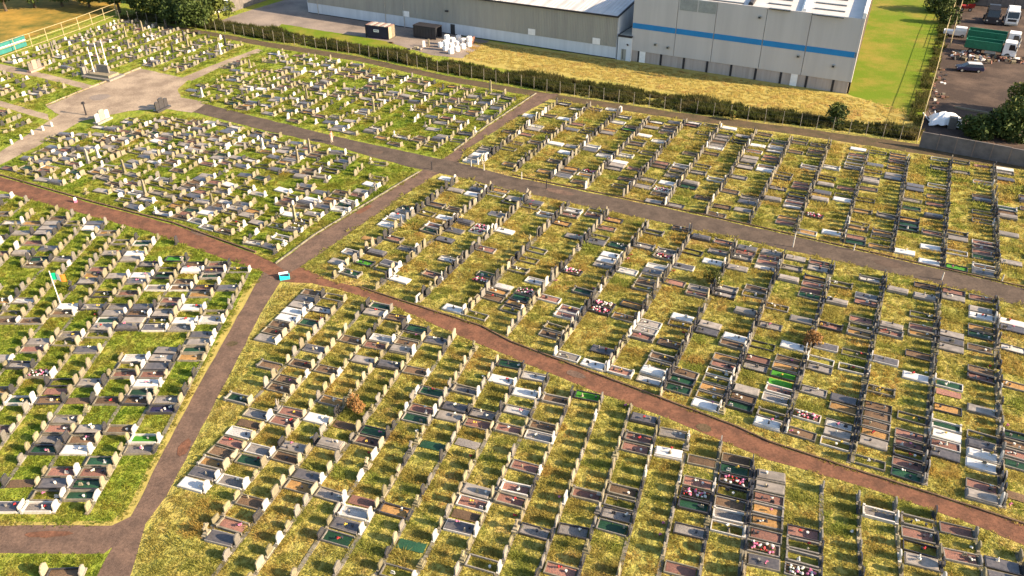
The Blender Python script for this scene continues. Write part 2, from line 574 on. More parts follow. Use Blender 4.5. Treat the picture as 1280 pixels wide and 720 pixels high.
sheet("path", pl([(-40, 112), (0, 126), (60, 143), (62, 151), (0, 133), (-40, 120)]), 0.008, "path_pale", 0.08)
sheet("path", pl([(225, 98), (280, 76), (322, 61), (330, 64), (284, 80), (240, 101)]), 0.010, "path_pale", 0.06)
strip_a = [(150, 22), (270, 41), (330, 52), (450, 71), (560, 95), (700, 119), (850, 141), (1000, 160), (1148, 180), (1290, 207)]
strip_b = [(1290, 214), (1148, 192), (1000, 169), (850, 149), (700, 126), (560, 102), (450, 77), (330, 58), (270, 46), (150, 28)]
sheet("perimeter_path", pl(strip_a + strip_b), 0.006, "dirt_strip", 0.12)
# beyond the fence
sheet("meadow", pl([(585, 48), (769, 74), (787, 76), (1060, 118), (1150, 130), (1150, 168), (1050, 152), (900, 128), (750, 100), (640, 88), (560, 74), (575, 60)]), 0.008, "meadow_soil", 0.15)
sheet("field", pl([(1060, 118), (1076, 40), (1086, -12), (1192, -20), (1188, 20), (1150, 162), (1128, 140)]), 0.012, "field_green", 0.2)
sheet("field", pl([(352, 30), (400, 38), (452, 46), (484, 52), (492, 60), (440, 58), (345, 40)]), 0.022, "field_green", 0.12)
sheet("yard", pl([(275, 26), (300, 17), (368, -4), (390, -16), (386, 15), (545, 40), (612, 51), (578, 73), (540, 69), (486, 53), (430, 44), (362, 33), (300, 33)]), 0.016, "yard_concrete", 0.1)
sheet("yard", pl([(1152, 160), (1193, 10), (1200, -30), (1330, -30), (1330, 215), (1150, 184)]), 0.016, "yard_tarmac", 0.1)
sheet("rough_field", pl([(-60, 70), (-60, -10), (150, -10), (150, 12), (120, 20), (0, 60)]), 0.010, "rough_soil", 0.3)

for i, (px, py, w, d, ang, mt) in enumerate(((700, 240, 3.2, 1.3, -26, 'path_lane'), (470, 190, 2.2, 1.5, -25, 'yard_tarmac'), (1110, 330, 2.6, 1.6, -27, 'yard_tarmac'), (720, 468, 1.6, .8, -30, 'path_lane'),
                                             (880, 535, 1.2, .9, -28, 'dirt_strip'), (230, 560, .9, 1.8, 0, 'path_red'), (60, 668, 3.4, .5, 2, 'path_red'), (250, 292, 2.4, .7, -28, 'path_lane'), (150, 134, 5.0, 1.6, -20, 'path_pale'), (125, 122, 3.0, 3.0, -20, 'yard_concrete'), (455, 262, .8, 2.6, -30, 'path_red'), (290, 430, 1.0, .7, 10, 'dirt_strip'))):
    g = at(px, py)
    ca, sa = math.cos(R(ang)), math.sin(R(ang))
    q = [(rng.uniform(.75, 1.1) * math.cos(k * .785) * w * .6, rng.uniform(.75, 1.1) * math.sin(k * .785) * d * .6) for k in range(8)]
    sheet("surface_repair", [(g.x + x * ca - y * sa, g.y + x * sa + y * ca) for x, y in q], 0.034, mt, .04, .5)


# ------------------------------------------------------------------ the grave plots
PITCH_ROW, KL, KW = 1.17, 2.14, 1.02
GA = 25.8
BLOCKS = {
    'E': dict(az=GA, poly=[(380, 334), (407, 314), (445, 287), (500, 249), (545, 222), (575, 224), (640, 240), (840, 283), (960, 309), (1165, 355), (1320, 391), (1320, 666), (1172, 618), (1070, 586), (960, 550), (922, 531), (640, 426), (602, 406), (495, 372), (447, 356), (412, 349)],
              lines=[3.5 + 5.16 * k for k in range(-12, 8)], sides='LR', lane='middle lane', base='red path', up='up', p=(0.21, 0.68)),
    'D': dict(az=GA, poly=[(704, 127), (850, 151), (1000, 172), (1148, 195), (1320, 219), (1320, 369), (1172, 333), (960, 285), (640, 218), (578, 202), (584, 190), (654, 145)],
              lines=[3.7 + 5.16 * k for k in range(-12, 8)], sides='LR', lane='far lane', base='grey road', up='up', p=(0.28, 0.62)),
    'G': dict(az=18.3, poly=[(362, 358), (395, 360), (417, 364), (490, 386), (545, 411), (640, 452), (720, 485), (840, 530), (960, 580), (1050, 605), (1120, 627), (1200, 655), (1330, 704), (1330, 775), (170, 775), (180, 690), (200, 650), (222, 618), (256, 547), (280, 500), (310, 440), (335, 395), (354, 364)],
              lines=[-49.5 + 2.514 * k for k in range(0, 34)], sides='G', lane='near lane', base='red path', up='down', p=(0.08, 0.84)),
    'F': dict(az=0.0, poly=[(-40, 232), (62, 259), (190, 294), (250, 316), (326, 341), (322, 350), (306, 362), (265, 436), (211, 535), (158, 640), (138, 653), (-40, 653)],
              lines=[-30.0 - 2.44 * k for k in range(-1, 16)], sides='L', lane='grass verge', base='red path', up='down', p=(0.27, 0.60)),
    'H': dict(az=0.0, poly=[(-30, 697), (124, 697), (112, 740), (-30, 740)], lines=[-25.6 - 2.44 * k for k in range(0, 7)], sides='L', lane='near lane', base='bottom lane', up='down', p=(0.4, 0.5)),
    'C': dict(az=21.0, poly=[(62, 172), (118, 156), (205, 142), (300, 159), (410, 185), (512, 213), (520, 218), (467, 249), (395, 291), (345, 326), (320, 314), (217, 276), (117, 250), (0, 215), (0, 210), (42, 188)],
              lines=[-54.0 - 2.36 * k for k in range(-2, 32)], sides='L', lane='middle lane', base='grey road', up='down', p=(0.50, 0.40)),
    'B': dict(az=22.0, poly=[(232, 108), (282, 82), (328, 64), (345, 62), (430, 77), (560, 105), (664, 121), (607, 157), (567, 187), (552, 196), (462, 176), (300, 139), (230, 120)],
              lines=[-52.0 - 2.62 * k for k in range(-2, 32)], sides='L', lane='far lane', base='hedge', up='down', p=(0.44, 0.42)),
    'A': dict(az=20.7, poly=[(-20, 80), (146, 27), (172, 26), (272, 47), (316, 59), (230, 94), (178, 83), (122, 104), (75, 94), (0, 78)],
              lines=[-104.2 - 3.1 * k for k in range(-2, 24)], sides='A', lane='car park', base='tarmac edge', up='up', p=(0.16, 0.78)),
    'J': dict(az=20.7, poly=[(-20, 86), (50, 99), (104, 113), (62, 130), (50, 138), (-20, 119)], lines=[-98.0 - 3.1 * k for k in range(0, 16)], sides='A', lane='car park', base='pale path', up='up', p=(0.15, 0.65)),
    'K': dict(az=20.7, poly=[(-20, 130), (45, 150), (50, 155), (-20, 196)], lines=[-90.0 - 3.1 * k for k in range(0, 12)], sides='A', lane='car park', base='pale road', up='up', p=(0.15, 0.65)),
}
# places kept as open grass: photo pixel, radius in metres
OPEN = [(185, 432, 2.3), (158, 427, 1.8), (120, 517, 1.3), (185, 517, 2.0), (150, 517, 1.3), (60, 575, 1.3), (88, 575, 1.3), (142, 622, 2.4), (160, 600, 2.0), (20, 342, 2.0),
        (395, 612, 1.2), (200, 700, 2.6), (250, 716, 1.6), (780, 700, 1.6), (870, 346, 1.3), (632, 346, 1.6), (692, 320, 1.7), (545, 302, 1.3), (1015, 632, 1.5), (215, 318, 2.4), (155, 200, 2.0), (240, 215, 1.8), (110, 230, 2.0), (345, 225, 2.0), (425, 230, 2.5), (470, 215, 2.0), (500, 205, 2.0),
        (480, 90, 2.4), (440, 105, 2.2), (500, 160, 2.4), (380, 100, 2.0), (330, 85, 2.5), (1200, 575, 1.4), (1080, 470, 1.2), (945, 385, 1.5), (690, 100, 3)]
NOTED = """241,616,wsw 289,609,wgw 254,600,gdw 265,586,goc 282,573,cbc 312,580,cec 359,575,cbc 325,626,cbw 209,647,gbg 300,654,crn 289,676,gdg 385,601,cdw
271,534,wwc 263,550,crc 293,556,wgw 327,519,cgw 297,462,gdc 312,453,gbn 300,507,gec 379,457,cbc 411,464,cbw 361,479,cbc 351,490,cbc 374,513,grc 364,526,grc 406,522,wsc 370,562,csc 419,560,gsn 441,528,nbc 302,541,nbc
362,364,gsg 358,371,gdk 347,380,wwg 341,388,wsw 388,372,gbk 420,374,gGc 379,386,gsw 367,393,wsw 402,390,kwc 469,393,nsw 474,386,geg 499,402,kbw 527,412,kek 358,403,cbc 349,410,cbc 339,421,gsw 486,421,www 478,431,crc 397,438,gdc 444,425,cbc 461,453,gsc 495,459,kdc 510,438,csw 517,430,cbn
629,481,wsw 665,489,wsw 639,461,kek 592,485,cgw 654,515,gwk 612,517,kgk 579,509,kdk 571,522,gsc 537,511,crw 528,524,geg 476,539,kek 468,554,crc 552,489,geg 547,564,nec 594,560,ngn 607,532,crc 646,545,crc 672,551,wgw 528,461,cbw 665,532,cbc
421,617,cgw 454,643,www 437,660,gdw 430,677,gen 604,615,gsc 599,632,wrw 589,647,nbc 582,666,wdw 632,624,crc 526,690,nen 467,630,nrc
649,626,wrk 672,673,kgk 721,667,kgk 711,707,crk 773,645,kgk 769,664,gek 739,615,crc 777,611,cbk 857,669,kgk 869,615,kpk 865,628,kek 854,709,crg 775,626,gGk
849,577,wsn 881,578,cbn 924,569,cbk 922,586,kek 919,601,kpk 915,618,kGk 913,631,gbk 911,644,wgk 909,661,wGw 964,597,gsk 962,612,gsk 962,627,grk 958,642,gok 954,657,gok 951,674,grk 945,689,gpk 1005,682,gGk
1098,637,wgw 1151,666,grk 1194,662,grg 1152,705,gsk 1207,701,grg 1250,707,kdk 1145,649,gGn 992,690,gGk 1005,705,gpk
1066,532,gwk 1072,549,gsk 1066,560,wGk 1077,524,gbk 1074,507,kdk 1115,536,grk 1115,547,gok 1115,575,grk 1109,590,gGn 1122,515,gGk 1162,532,wew 1164,545,wsw 1160,569,kdk 1154,603,keg 1209,506,gsg 1207,543,gGk 1207,605,grg 1250,543,kew 1250,560,grg 1248,573,wsw 1248,594,wsk 1252,614,nbk 1028,522,wpk 1030,533,nsk
905,423,wsw 903,432,gbw 896,441,gok 894,453,grk 886,462,wGw 881,475,gGw 875,484,gok 871,496,gGk 868,510,wsw 929,452,kgk 920,482,gsk 912,496,kbk 909,509,kek 978,432,wsw 972,445,gbk 967,454,gok 969,466,ktk 963,475,ntk 959,486,wrk 956,499,wgk 952,512,gGk 948,522,wsk 1010,454,ggk 1002,486,ggk 1035,462,wGw 811,464,wsw 807,482,cww 837,473,kek 836,482,gek 815,452,gGn 820,527,kdk
740,502,ktg 675,470,gwk 700,497,gbc 735,450,wsw 700,440,wgw 682,420,gbg 747,432,kdk 705,382,wrw 740,385,kpk 797,412,wgw 792,421,grw 845,392,wsn 875,405,gsk 840,407,gGn 872,412,kdk
956,310,gsk 984,322,gsk 950,330,gwk 954,321,grk 972,346,gsk 884,323,wsw 914,331,gsk 924,387,gsk 897,359,ggk 896,368,kgk 862,361,ggk 819,321,cpw 817,332,www 1016,323,grk 1034,342,gsk 1002,359,nrk 1002,370,gek 1031,377,nsk 989,398,gsk 869,299,kdk 922,314,krk
1079,348,gwk 1070,367,wdk 1064,397,crk 1061,410,gok 1096,412,grk 1091,443,wdw 1106,359,nsk 1177,360,krk 1175,370,gsk 1173,378,gsk 1173,412,ksk 1171,432,gsk 1141,389,gGk 1130,440,kbk 1218,371,grk 1216,384,gsk 1214,395,wsw 1212,404,gok 1212,414,kek 1250,401,wsw 1250,410,kdw 1212,432,gbn 1051,461,wGk 1127,464,wsn 1167,474,wew 1166,482,nrk
604,291,wpw 637,287,wsw 757,316,wsw 755,325,wsw 776,336,wwk 708,338,kpk 669,355,www 659,362,cpc 601,354,npk 567,392,wsw 635,389,gGw 708,387,wrw 742,385,kpk 759,284,crc 740,304,gdk 631,355,nwk 794,404,wgw
504,276,wsw 466,278,wsc 470,301,non 500,256,kek 489,263,gsw 564,227,wsw 601,244,wsc 566,274,wsw 549,284,wrc 567,299,kdn 586,276,gdk 603,286,wpw 401,321,wsc 453,316,wgw 474,319,kdk 500,331,wdw 429,327,gsc 543,342,crw 492,351,wsw 554,257,gbk 423,304,grc 483,340,cGc
586,193,wsw 582,197,nsw 599,201,www 663,141,wsw 708,192,wsn 717,182,gsk 738,184,www 757,193,www 776,201,wsw 680,158,www 708,149,wsw 772,134,www 768,154,wwk 706,218,wdw 712,132,kwk 732,216,cpc 693,180,wsw
911,156,wsw 896,150,www 943,182,wsw 892,186,www 952,213,wsw 832,227,wsw 821,238,wpw 846,208,wgw 853,231,kek 804,169,wsk 825,178,www 928,201,gsk 922,206,ksk 915,221,ggk 962,199,cok 997,234,crw 868,150,gwg 967,184,wwk 825,202,crk 966,232,kgk
1072,182,wsn 1067,197,wGk 1085,225,gsk 1050,247,wsk 1007,270,kpk 975,277,grk 1032,290,wsk 1002,290,wok 1060,302,kek 1122,320,wsk 1157,309,wsk 1155,327,wsk 1185,330,ktk 1187,317,wGk 1162,270,kdk 1135,237,kdk 1130,287,kek 1125,277,kek 1117,202,grk 1117,210,gok 1165,245,gok 1225,230,wow 1252,210,wsk 1255,267,kbk 1225,302,wrk 1222,315,grk 1225,207,nrk 1257,330,gsk 997,232,grk 1022,230,ksk 1170,232,wGk
245,385,wsw 240,400,wsw 275,405,www 197,414,wdw 260,425,csw 255,435,cec 250,446,coc 220,434,ksk 210,445,ksk 205,455,kdk 195,467,grc 187,479,wsw 185,490,gec 215,495,cgc 210,506,knk 157,470,crc 172,446,www 165,456,cGw 120,475,csk 135,407,gsc 122,387,ksk 90,386,wsk 182,387,kdk 182,396,csn 52,427,gsc 45,440,crc 30,455,kgk 50,470,cpw 30,500,wew 80,532,crc 117,532,ksk 150,535,cbw 70,492,nrc 132,505,cbc 100,505,nbk
64,550,cgk 57,560,kek 97,561,wsw 125,577,cec 72,594,crw 70,609,kdw 115,592,crc 104,609,kec 100,621,cew 24,607,nbc 5,646,wdw 40,646,wgw 186,552,wtw 72,271,cbc 104,286,wsk 62,279,ksk 54,286,ksk 46,290,ksk 21,314,csk 24,294,csk 41,321,kek 150,319,csk 56,331,cbc 124,354,ksk 82,395,cbw 19,397,cbw 150,347,csw 132,337,crc
231,326,ktk 252,335,wsw 276,341,krw 289,324,crk 244,354,cbc 266,360,krk 252,370,coc 202,361,wgw 221,376,crw 214,345,kec 200,330,kgw 176,324,csw 167,346,wsw 255,264,wsc 158,318,wsc 165,307,wew 186,270,kww 235,285,wgw 262,292,wgc 210,272,cbc
391,252,wsw 432,263,www 446,256,www 446,238,gsk 479,235,wsw 466,244,crw 355,237,wsw 280,200,csk 290,195,csk 30,62,nww"""

plots = []           # dicts: block, row, u, centre, rz, code, ...
grid = {}
for bname, B in BLOCKS.items():
    az = R(B['az'])
    ud, nd = Vector((math.sin(az), math.cos(az))), Vector((math.cos(az), -math.sin(az)))
    poly = pl(B['poly'])
    us = [p.dot(ud) for p in poly]
    row = 0
    B['ud'], B['nd'], B['polyw'] = ud, nd, poly
    for li, n0 in enumerate(sorted(B['lines'])):
        sd = B['sides']
        if sd == 'G':
            n_abs = n0
            sides = [(-1)]
            if abs(n_abs - 3.3) < 1.3:
                sides = [-1, 1]
            if abs(n_abs - 5.8) < 1.2:
                sides = []
        elif sd == 'LR':
            sides = [-1, 1]
        elif sd == 'A':
            sides = [-1] if li % 2 else [1]
        else:
            sides = [-1]
        for s in sides:
            row += 1
            nc = n0 + s * (KL / 2 + 0.24 + 0.02)
            u = min(us) + rng.uniform(0, 0.3)
            rowjit = rng.uniform(-0.04, 0.04)
            while u < max(us):
                c = ud * u + nd * (nc + rowjit)
                ok = all(inside([q.x], [q.y], poly)[0] for q in (c, c + nd * 0.95, c - nd * 0.95, c + ud * 0.3, c - ud * 0.3))
                if ok:
                    jit = 0.10 if bname in 'CBAJK' else 0.025
                    ja = R(rng.gauss(0, 5 if bname in 'CB' else 1.2))
                    cc = c + nd * rng.gauss(0, jit) + ud * rng.gauss(0, jit * 0.7)
                    plots.append(dict(b=bname, row=row, n=nc, u=u, c=cc, s=s, rz=-az + (0 if s < 0 else math.pi) + ja, code=None))
                u += PITCH_ROW * (0.9 if bname in 'AJKC' else 1.15 if bname == 'B' and rng.random() < 0.4 else 1.0)

pc = np.array([(p['c'].x, p['c'].y) for p in plots])
for t in NOTED.split():
    x, y, code = t.split(',')
    g = at(float(x), float(y), 0.12)
    d = np.hypot(pc[:, 0] - g.x, pc[:, 1] - g.y)
    for i in np.argsort(d)[:4]:
        if plots[i]['code'] is None and d[i] < 2.2:
            plots[i]['code'] = code
            break
for x, y, r in OPEN:
    g = at(x, y)
    for i in np.nonzero(np.hypot(pc[:, 0] - g.x, pc[:, 1] - g.y) < r)[0]:
        if plots[i]['code'] is None:
            plots[i]['code'] = '-'


def rnd_code(b):
    B = BLOCKS[b]
    pk, ph = B['p']
    x = rng.random()
    old = b in 'CBAJK'
    if x < pk:
        kerb = rng.choices('wgkc', (0.7, 3, 2, 3) if b in 'DE' else (0.6, 2, 1.2, 4))[0]
        bed = rng.choices('wgsdborGet', (0.7, 2.2, 1.3, 2.2, 3.6, 2.0, 2.6, 5.5, 0.7, 0.1) if not old else (1.2, 2, 2, 2.6, 3, 0.6, 1.4, 5, 0.6, 0.1))[0]
        stone = rng.choices('wgkcn', (0.7, 2.2, 3.8, 1.2, 0.6) if b in 'DE' else (2, 2.0, 1.2, 4, 0.4))[0]
        if old:
            stone = rng.choices('wgkco', (2.2, 1.4, 1.0, 4, 2.5))[0]
        return kerb + bed + stone
    if x < pk + ph:
        if old:
            stone = rng.choices('wgkco', (1.2, 1.4, 1.2, 4, 3) if b in 'CB' else (1.0, 2, 4, 2, 1.5))[0]
        elif b in 'GFH':
            stone = rng.choices('wgkco', (0.7, 1.8, 1.3, 3.6, 3))[0]
        else:
            stone = rng.choices('wgkco', (0.4, 2.4, 3.6, 1.5, 2.4))[0]
        return 'nG' + stone
    return '-'


for p in plots:
    if p['code'] is None:
        p['code'] = rnd_code(p['b'])
plots = [p for p in plots if True]

# count the memorials of a row from its end so that each label points to one
by_row = {}
for p in plots:
    if p['code'] != '-':
        by_row.setdefault((p['b'], p['row']), []).append(p)
for bname, B in BLOCKS.items():
    rows = sorted({k[1] for k in by_row if k[0] == bname})
    # rows are numbered from the lane: E, D, G start at their lane side, the others end there
    order = rows if bname in 'EDG' else rows[::-1]
    for i, r_ in enumerate(order):
        v = sorted(by_row[(bname, r_)], key=lambda q: q['u'], reverse=B['up'] == 'down')
        for k, p in enumerate(v):
            p['k'], p['r'] = k + 1, i + 1

ONES = "zero first second third fourth fifth sixth seventh eighth ninth tenth eleventh twelfth thirteenth fourteenth fifteenth sixteenth seventeenth eighteenth nineteenth".split()
TENS = {2: ("twentieth", "twenty"), 3: ("thirtieth", "thirty"), 4: ("fortieth", "forty"), 5: ("fiftieth", "fifty"), 6: ("sixtieth", "sixty"), 7: ("seventieth", "seventy"), 8: ("eightieth", "eighty")}


def ordinal(n):
    if n < 20:
        return ONES[n]
    t, o = divmod(n, 10)
    return TENS[t][0] if o == 0 else TENS[t][1] + "-" + ONES[o]


def where(p):
    B = BLOCKS[p['b']]
    return f"{ordinal(p['k'])} {B['up']} from {B['base']}, {ordinal(p['r'])} row from {B['lane']}"


# ---- mesh library for the memorials (x runs to the headstone end, y along the row, z up)
LIB = {}


def lib(key, fn):
    if key not in LIB:
        LIB[key] = fn()
    return LIB[key]


def profile(shape, w, h):
    a = w / 2
    if shape == 'round':
        t = [(a * math.cos(k * math.pi / 8), h - a * 0.55 + a * 0.55 * math.sin(k * math.pi / 8)) for k in range(9)]
    elif shape == 'arched':
        t = [(a, h - 0.16)] + [(a * math.cos(k * math.pi / 6), h - 0.16 + 0.16 * math.sin(k * math.pi / 6)) for k in range(1, 6)] + [(-a, h - 0.16)]
    elif shape == 'pointed':
        t = [(a, h - 0.42), (a * 0.82, h - 0.24), (a * 0.5, h - 0.09), (0, h), (-a * 0.5, h - 0.09), (-a * 0.82, h - 0.24), (-a, h - 0.42)]
    elif shape == 'shouldered':
        t = [(a, h - 0.26), (a * 0.7, h - 0.26), (a * 0.66, h - 0.12), (a * 0.35, h - 0.02), (0, h), (-a * 0.35, h - 0.02), (-a * 0.66, h - 0.12), (-a * 0.7, h - 0.26), (-a, h - 0.26)]
    elif shape == 'wavy':
        t = [(a, h - 0.2), (a * 0.6, h - 0.03), (a * 0.1, h), (-a * 0.3, h - 0.1), (-a * 0.7, h - 0.22), (-a, h - 0.26)]
    elif shape == 'heart':
        t = [(a * 0.55, h * 0.35), (a, h * 0.68), (a * 0.96, h * 0.86), (a * 0.7, h * 0.98), (a * 0.35, h), (0, h * 0.88), (-a * 0.35, h), (-a * 0.7, h * 0.98), (-a * 0.96, h * 0.86), (-a, h * 0.68), (-a * 0.55, h * 0.35)]
        return [(-a * 0.42, 0), (a * 0.42, 0)] + t
    else:
        t = [(a, h - 0.03), (a - 0.03, h), (-a + 0.03, h), (-a, h - 0.03)]
    return [(-a, 0), (a, 0)] + t


SHAPES = ['round', 'arched', 'pointed', 'shouldered', 'wavy', 'square', 'heart']
SIZES = {'round': (0.72, 0.86), 'arched': (0.82, 0.92), 'pointed': (0.70, 1.02), 'shouldered': (0.74, 0.98), 'wavy': (0.84, 0.86), 'square': (0.86, 0.76), 'heart': (0.9, 0.86)}


def stone_lib(shape):
    def fn():
        w, h = SIZES[shape]
        b = MB()
        b.prism([(y, z + 0.12) for y, z in profile(shape, w, h)], -0.047, 0.047)
        return b
    return lib(('stone', shape), fn)


def cross_lib():
    def fn():
        b = MB()
        b.box(-0.065, -0.085, 0.30, 0.065, 0.085, 1.32)
        b.box(-0.062, -0.36, 0.86, 0.062, -0.086, 1.04, bottom=True)
        b.box(-0.062, 0.086, 0.86, 0.062, 0.36, 1.04, bottom=True)
        for k in range(8):      # ring
            a0, a1 = 2 * math.pi * k / 8, 2 * math.pi * (k + 1) / 8
            c = Vector((0, 0, 0.95))
            p = lambda a, r, x: (x, r * math.cos(a), 0.95 + r * math.sin(a))
            b.add([p(a0, .2, -.04), p(a0, .27, -.04), p(a1, .27, -.04), p(a1, .2, -.04), p(a0, .2, .04), p(a0, .27, .04), p(a1, .27, .04), p(a1, .2, .04)],
                  [(0, 3, 2, 1), (4, 5, 6, 7), (1, 2, 6, 5), (0, 4, 7, 3)])
        return b
    return lib('cross', fn)


def figure_lib():
    """A robed angel figure in stone."""
    def fn():
        b = MB()
        rings = [(0.0, .20, .18), (.3, .17, .15), (.62, .13, .12), (.8, .17, .12), (.9, .13, .1), (.97, .06, .06), (1.02, .08, .08), (1.12, .085, .085), (1.19, .04, .04)]
        n = 8
        v = []
        for z, ry, rx in rings:
            for i in range(n):
                a = 2 * math.pi * i / n
                v.append((rx * math.cos(a), ry * math.sin(a), z + 0.42))
        f = []
        for k in range(len(rings) - 1):
            for i in range(n):
                f.append((k * n + i, k * n + (i + 1) % n, (k + 1) * n + (i + 1) % n, (k + 1) * n + i))
        f.append(tuple((len(rings) - 1) * n + i for i in range(n)))
        b.add(v, f)
        for s in (-1, 1):       # folded wings
            b.add([(.08, s * .06, .9), (.10, s * .30, 1.42), (.13, s * .26, 1.0), (.12, s * .14, .62), (.14, s * .07, .9), (.16, s * .30, 1.40), (.17, s * .25, 1.0), (.16, s * .14, .64)],
                  [(0, 1, 2, 3), (7, 6, 5, 4), (0, 4, 5, 1), (1, 5, 6, 2), (2, 6, 7, 3), (3, 7, 4, 0)])
        return b
    return lib('figure', fn)


def plinth_lib(wide):
    def fn():
        b = MB()
        w = 0.5 if wide else 0.42
        b.box(-0.12, -w, -0.02, 0.12, w, 0.12, inset=0.012)
        return b
    return lib(('plinth', wide), fn)


def pedestal_lib():
    def fn():
        b = MB()
        b.box(-0.26, -0.36, -0.02, 0.26, 0.36, 0.14, inset=0.01)
        b.box(-0.18, -0.24, 0.14, 0.18, 0.24, 0.30, inset=0.01)
        return b
    return lib('pedestal', fn)


def kerb_lib(var):
    def fn():
        b = MB()
        hx, hy, t = KL / 2, KW / 2, 0.09 if var == 0 else 0.13
        h = 0.19 if var == 0 else 0.25
        b.box(-hx, -hy, -0.02, hx, -hy + t, h, inset=0.01)
        b.box(-hx, hy - t, -0.02, hx, hy, h, inset=0.01)
        b.box(-hx, -hy + t, -0.02, -hx + t, hy - t, h - 0.004, inset=0.008)
        if var == 1:
            for sy in (-1, 1):   # foot posts
                b.box(-hx - 0.02, sy * (hy - 0.08) - 0.1, -0.02, -hx + 0.18, sy * (hy - 0.08) + 0.1, h + 0.12, inset=0.02)
        return b
    return lib(('kerb', var), fn)


def bed_lib(var):
    """Loose filling, slightly mounded and uneven."""
    def fn():
        b = MB()
        r2 = random.Random(70 + var)
        nx, ny = 7, 4
        hx, hy = KL / 2 - 0.1, KW / 2 - 0.1
        v = []
        for j in range(ny + 1):
            for i in range(nx + 1):
                fx, fy = i / nx, j / ny
                e = min(fx, 1 - fx, fy, 1 - fy)
                z = 0.085 + min(e * 4, 1) * (0.05 * (var % 2)) + r2.uniform(-0.022, 0.022)
                v.append((-hx + 2 * hx * fx, -hy + 2 * hy * fy, z))
        f = [(j * (nx + 1) + i, j * (nx + 1) + i + 1, (j + 1) * (nx + 1) + i + 1, (j + 1) * (nx + 1) + i) for j in range(ny) for i in range(nx)]
        b.add(v, f)
        return b
    return lib(('bed', var), fn)


def slab_lib(var):
    def fn():
        b = MB()
        hx, hy = KL / 2 - 0.07, KW / 2 - 0.07
        z = (0.22, 0.34, 0.27)[var]
        b.box(-hx, -hy, 0.04, hx, hy, z - 0.03)
        b.box(-hx, -hy, z - 0.03, hx, hy, z, inset=0.03)
        if var == 1:
            b.prism([(-hy * 0.8, z), (hy * 0.8, z), (hy * 0.55, z + 0.09), (-hy * 0.55, z + 0.09)], -hx * 0.92, hx * 0.88)
        return b
    return lib(('slab', var), fn)


def flowers_lib(var, n=14, spread=(0.75, 0.32)):
    """A display of many flower heads with leaves between."""
    def fn():
        b = MB()
        r2 = random.Random(500 + var)
        for i in range(n):
            x, y = r2.uniform(-1, 1) * spread[0], r2.uniform(-1, 1) * spread[1]
            z = 0.2 + r2.uniform(0, 0.16)
            b.blob((x, y, z), r2.uniform(0.07, 0.13), 1 + (i + var) % 3, (1, 1, 0.75), 0.25, r2)
            b.add([(x - .13, y - .05, z - .14), (x + .12, y - .09, z - .12), (x + .02, y + .14, z - .02)], [(0, 1, 2)], 0)
            b.add([(x - .1, y + .1, z - .1), (x + .02, y - .12, z - .04), (x + .16, y + .06, z - .12)], [(0, 1, 2)], 0)
        return b
    return lib(('flowers', var, n), fn)


def bunch_lib(var):
    def fn():
        b = MB()
        r2 = random.Random(900 + var)
        for i in range(6):
            a = r2.uniform(0, 6.28)
            q = r2.uniform(0.02, 0.12)
            x, y, z = q * math.cos(a), q * math.sin(a), 0.17 + r2.uniform(0, 0.12)
            b.blob((x, y, z), r2.uniform(0.05, 0.075), 1, (1, 1, 0.8), 0.2, r2)
            b.tube((0, 0, 0.1), (x, y, z), 0.012, 0.008, 3, 0, False)
            b.add([(x * 2, y * 2, z - .1), (x - .05, y + .06, z - .03), (x + .05, y - .05, z - .06)], [(0, 1, 2)], 0)
        return b
    return lib(('bunch', var), fn)


def vase_lib():
    def fn():
        b = MB()
        b.tube((0, 0, 0), (0, 0, 0.05), 0.07, 0.085, 8, 0)
        b.tube((0, 0, 0.05), (0, 0, 0.17), 0.085, 0.10, 8, 0)
        return b
    return lib('vase', fn)


def ornament_lib(var):
    def fn():
        b = MB()
        if var == 0:        # lantern
            b.box(-.07, -.07, 0, .07, .07, .03)
            b.box(-.05, -.05, .03, .05, .05, .2)
            b.box(-.075, -.075, .2, .075, .075, .28, inset=.065)
        elif var == 1:      # small tablet on a foot
            b.box(-.06, -.16, 0, .06, .16, .04)
            b.prism([(-.14, .04), (.14, .04), (.14, .2), (.07, .27), (0, .24), (-.07, .27), (-.14, .2)], -.025, .025)
        else:               # kneeling figure
            b.tube((0, 0, 0), (0, 0, .2), .11, .06, 7)
            b.blob((0, 0, .27), .06, 0, (1, 1, 1.1), .05)
            b.box(-.12, -.12, 0, .12, .12, .03)
        return b
    return lib(('orn', var), fn)


def obelisk_lib():
    def fn():
        b = MB()
        b.box(-.16, -.16, .3, .16, .16, 1.75, inset=.05)
        b.box(-.11, -.11, 1.75, .11, .11, 1.95, inset=.105)
        return b
    return lib('obelisk', fn)


MESHES = {}


def inst(name, key, mb, mats, parent, loc=(0, 0, 0), rz=0.0, scale=None, smooth=False, tilt=0.0):
    mk = (key, tuple(mats))
    if mk not in MESHES:
        me = mb.mesh(name, mats)
        if smooth:
            me.polygons.foreach_set("use_smooth", [True] * len(me.polygons))
        MESHES[mk] = me
    o = link(name, MESHES[mk], parent)
    o.location = loc
    if rz or tilt:
        o.rotation_euler = (0, tilt, rz)
    if scale:
        o.scale = scale
    return o


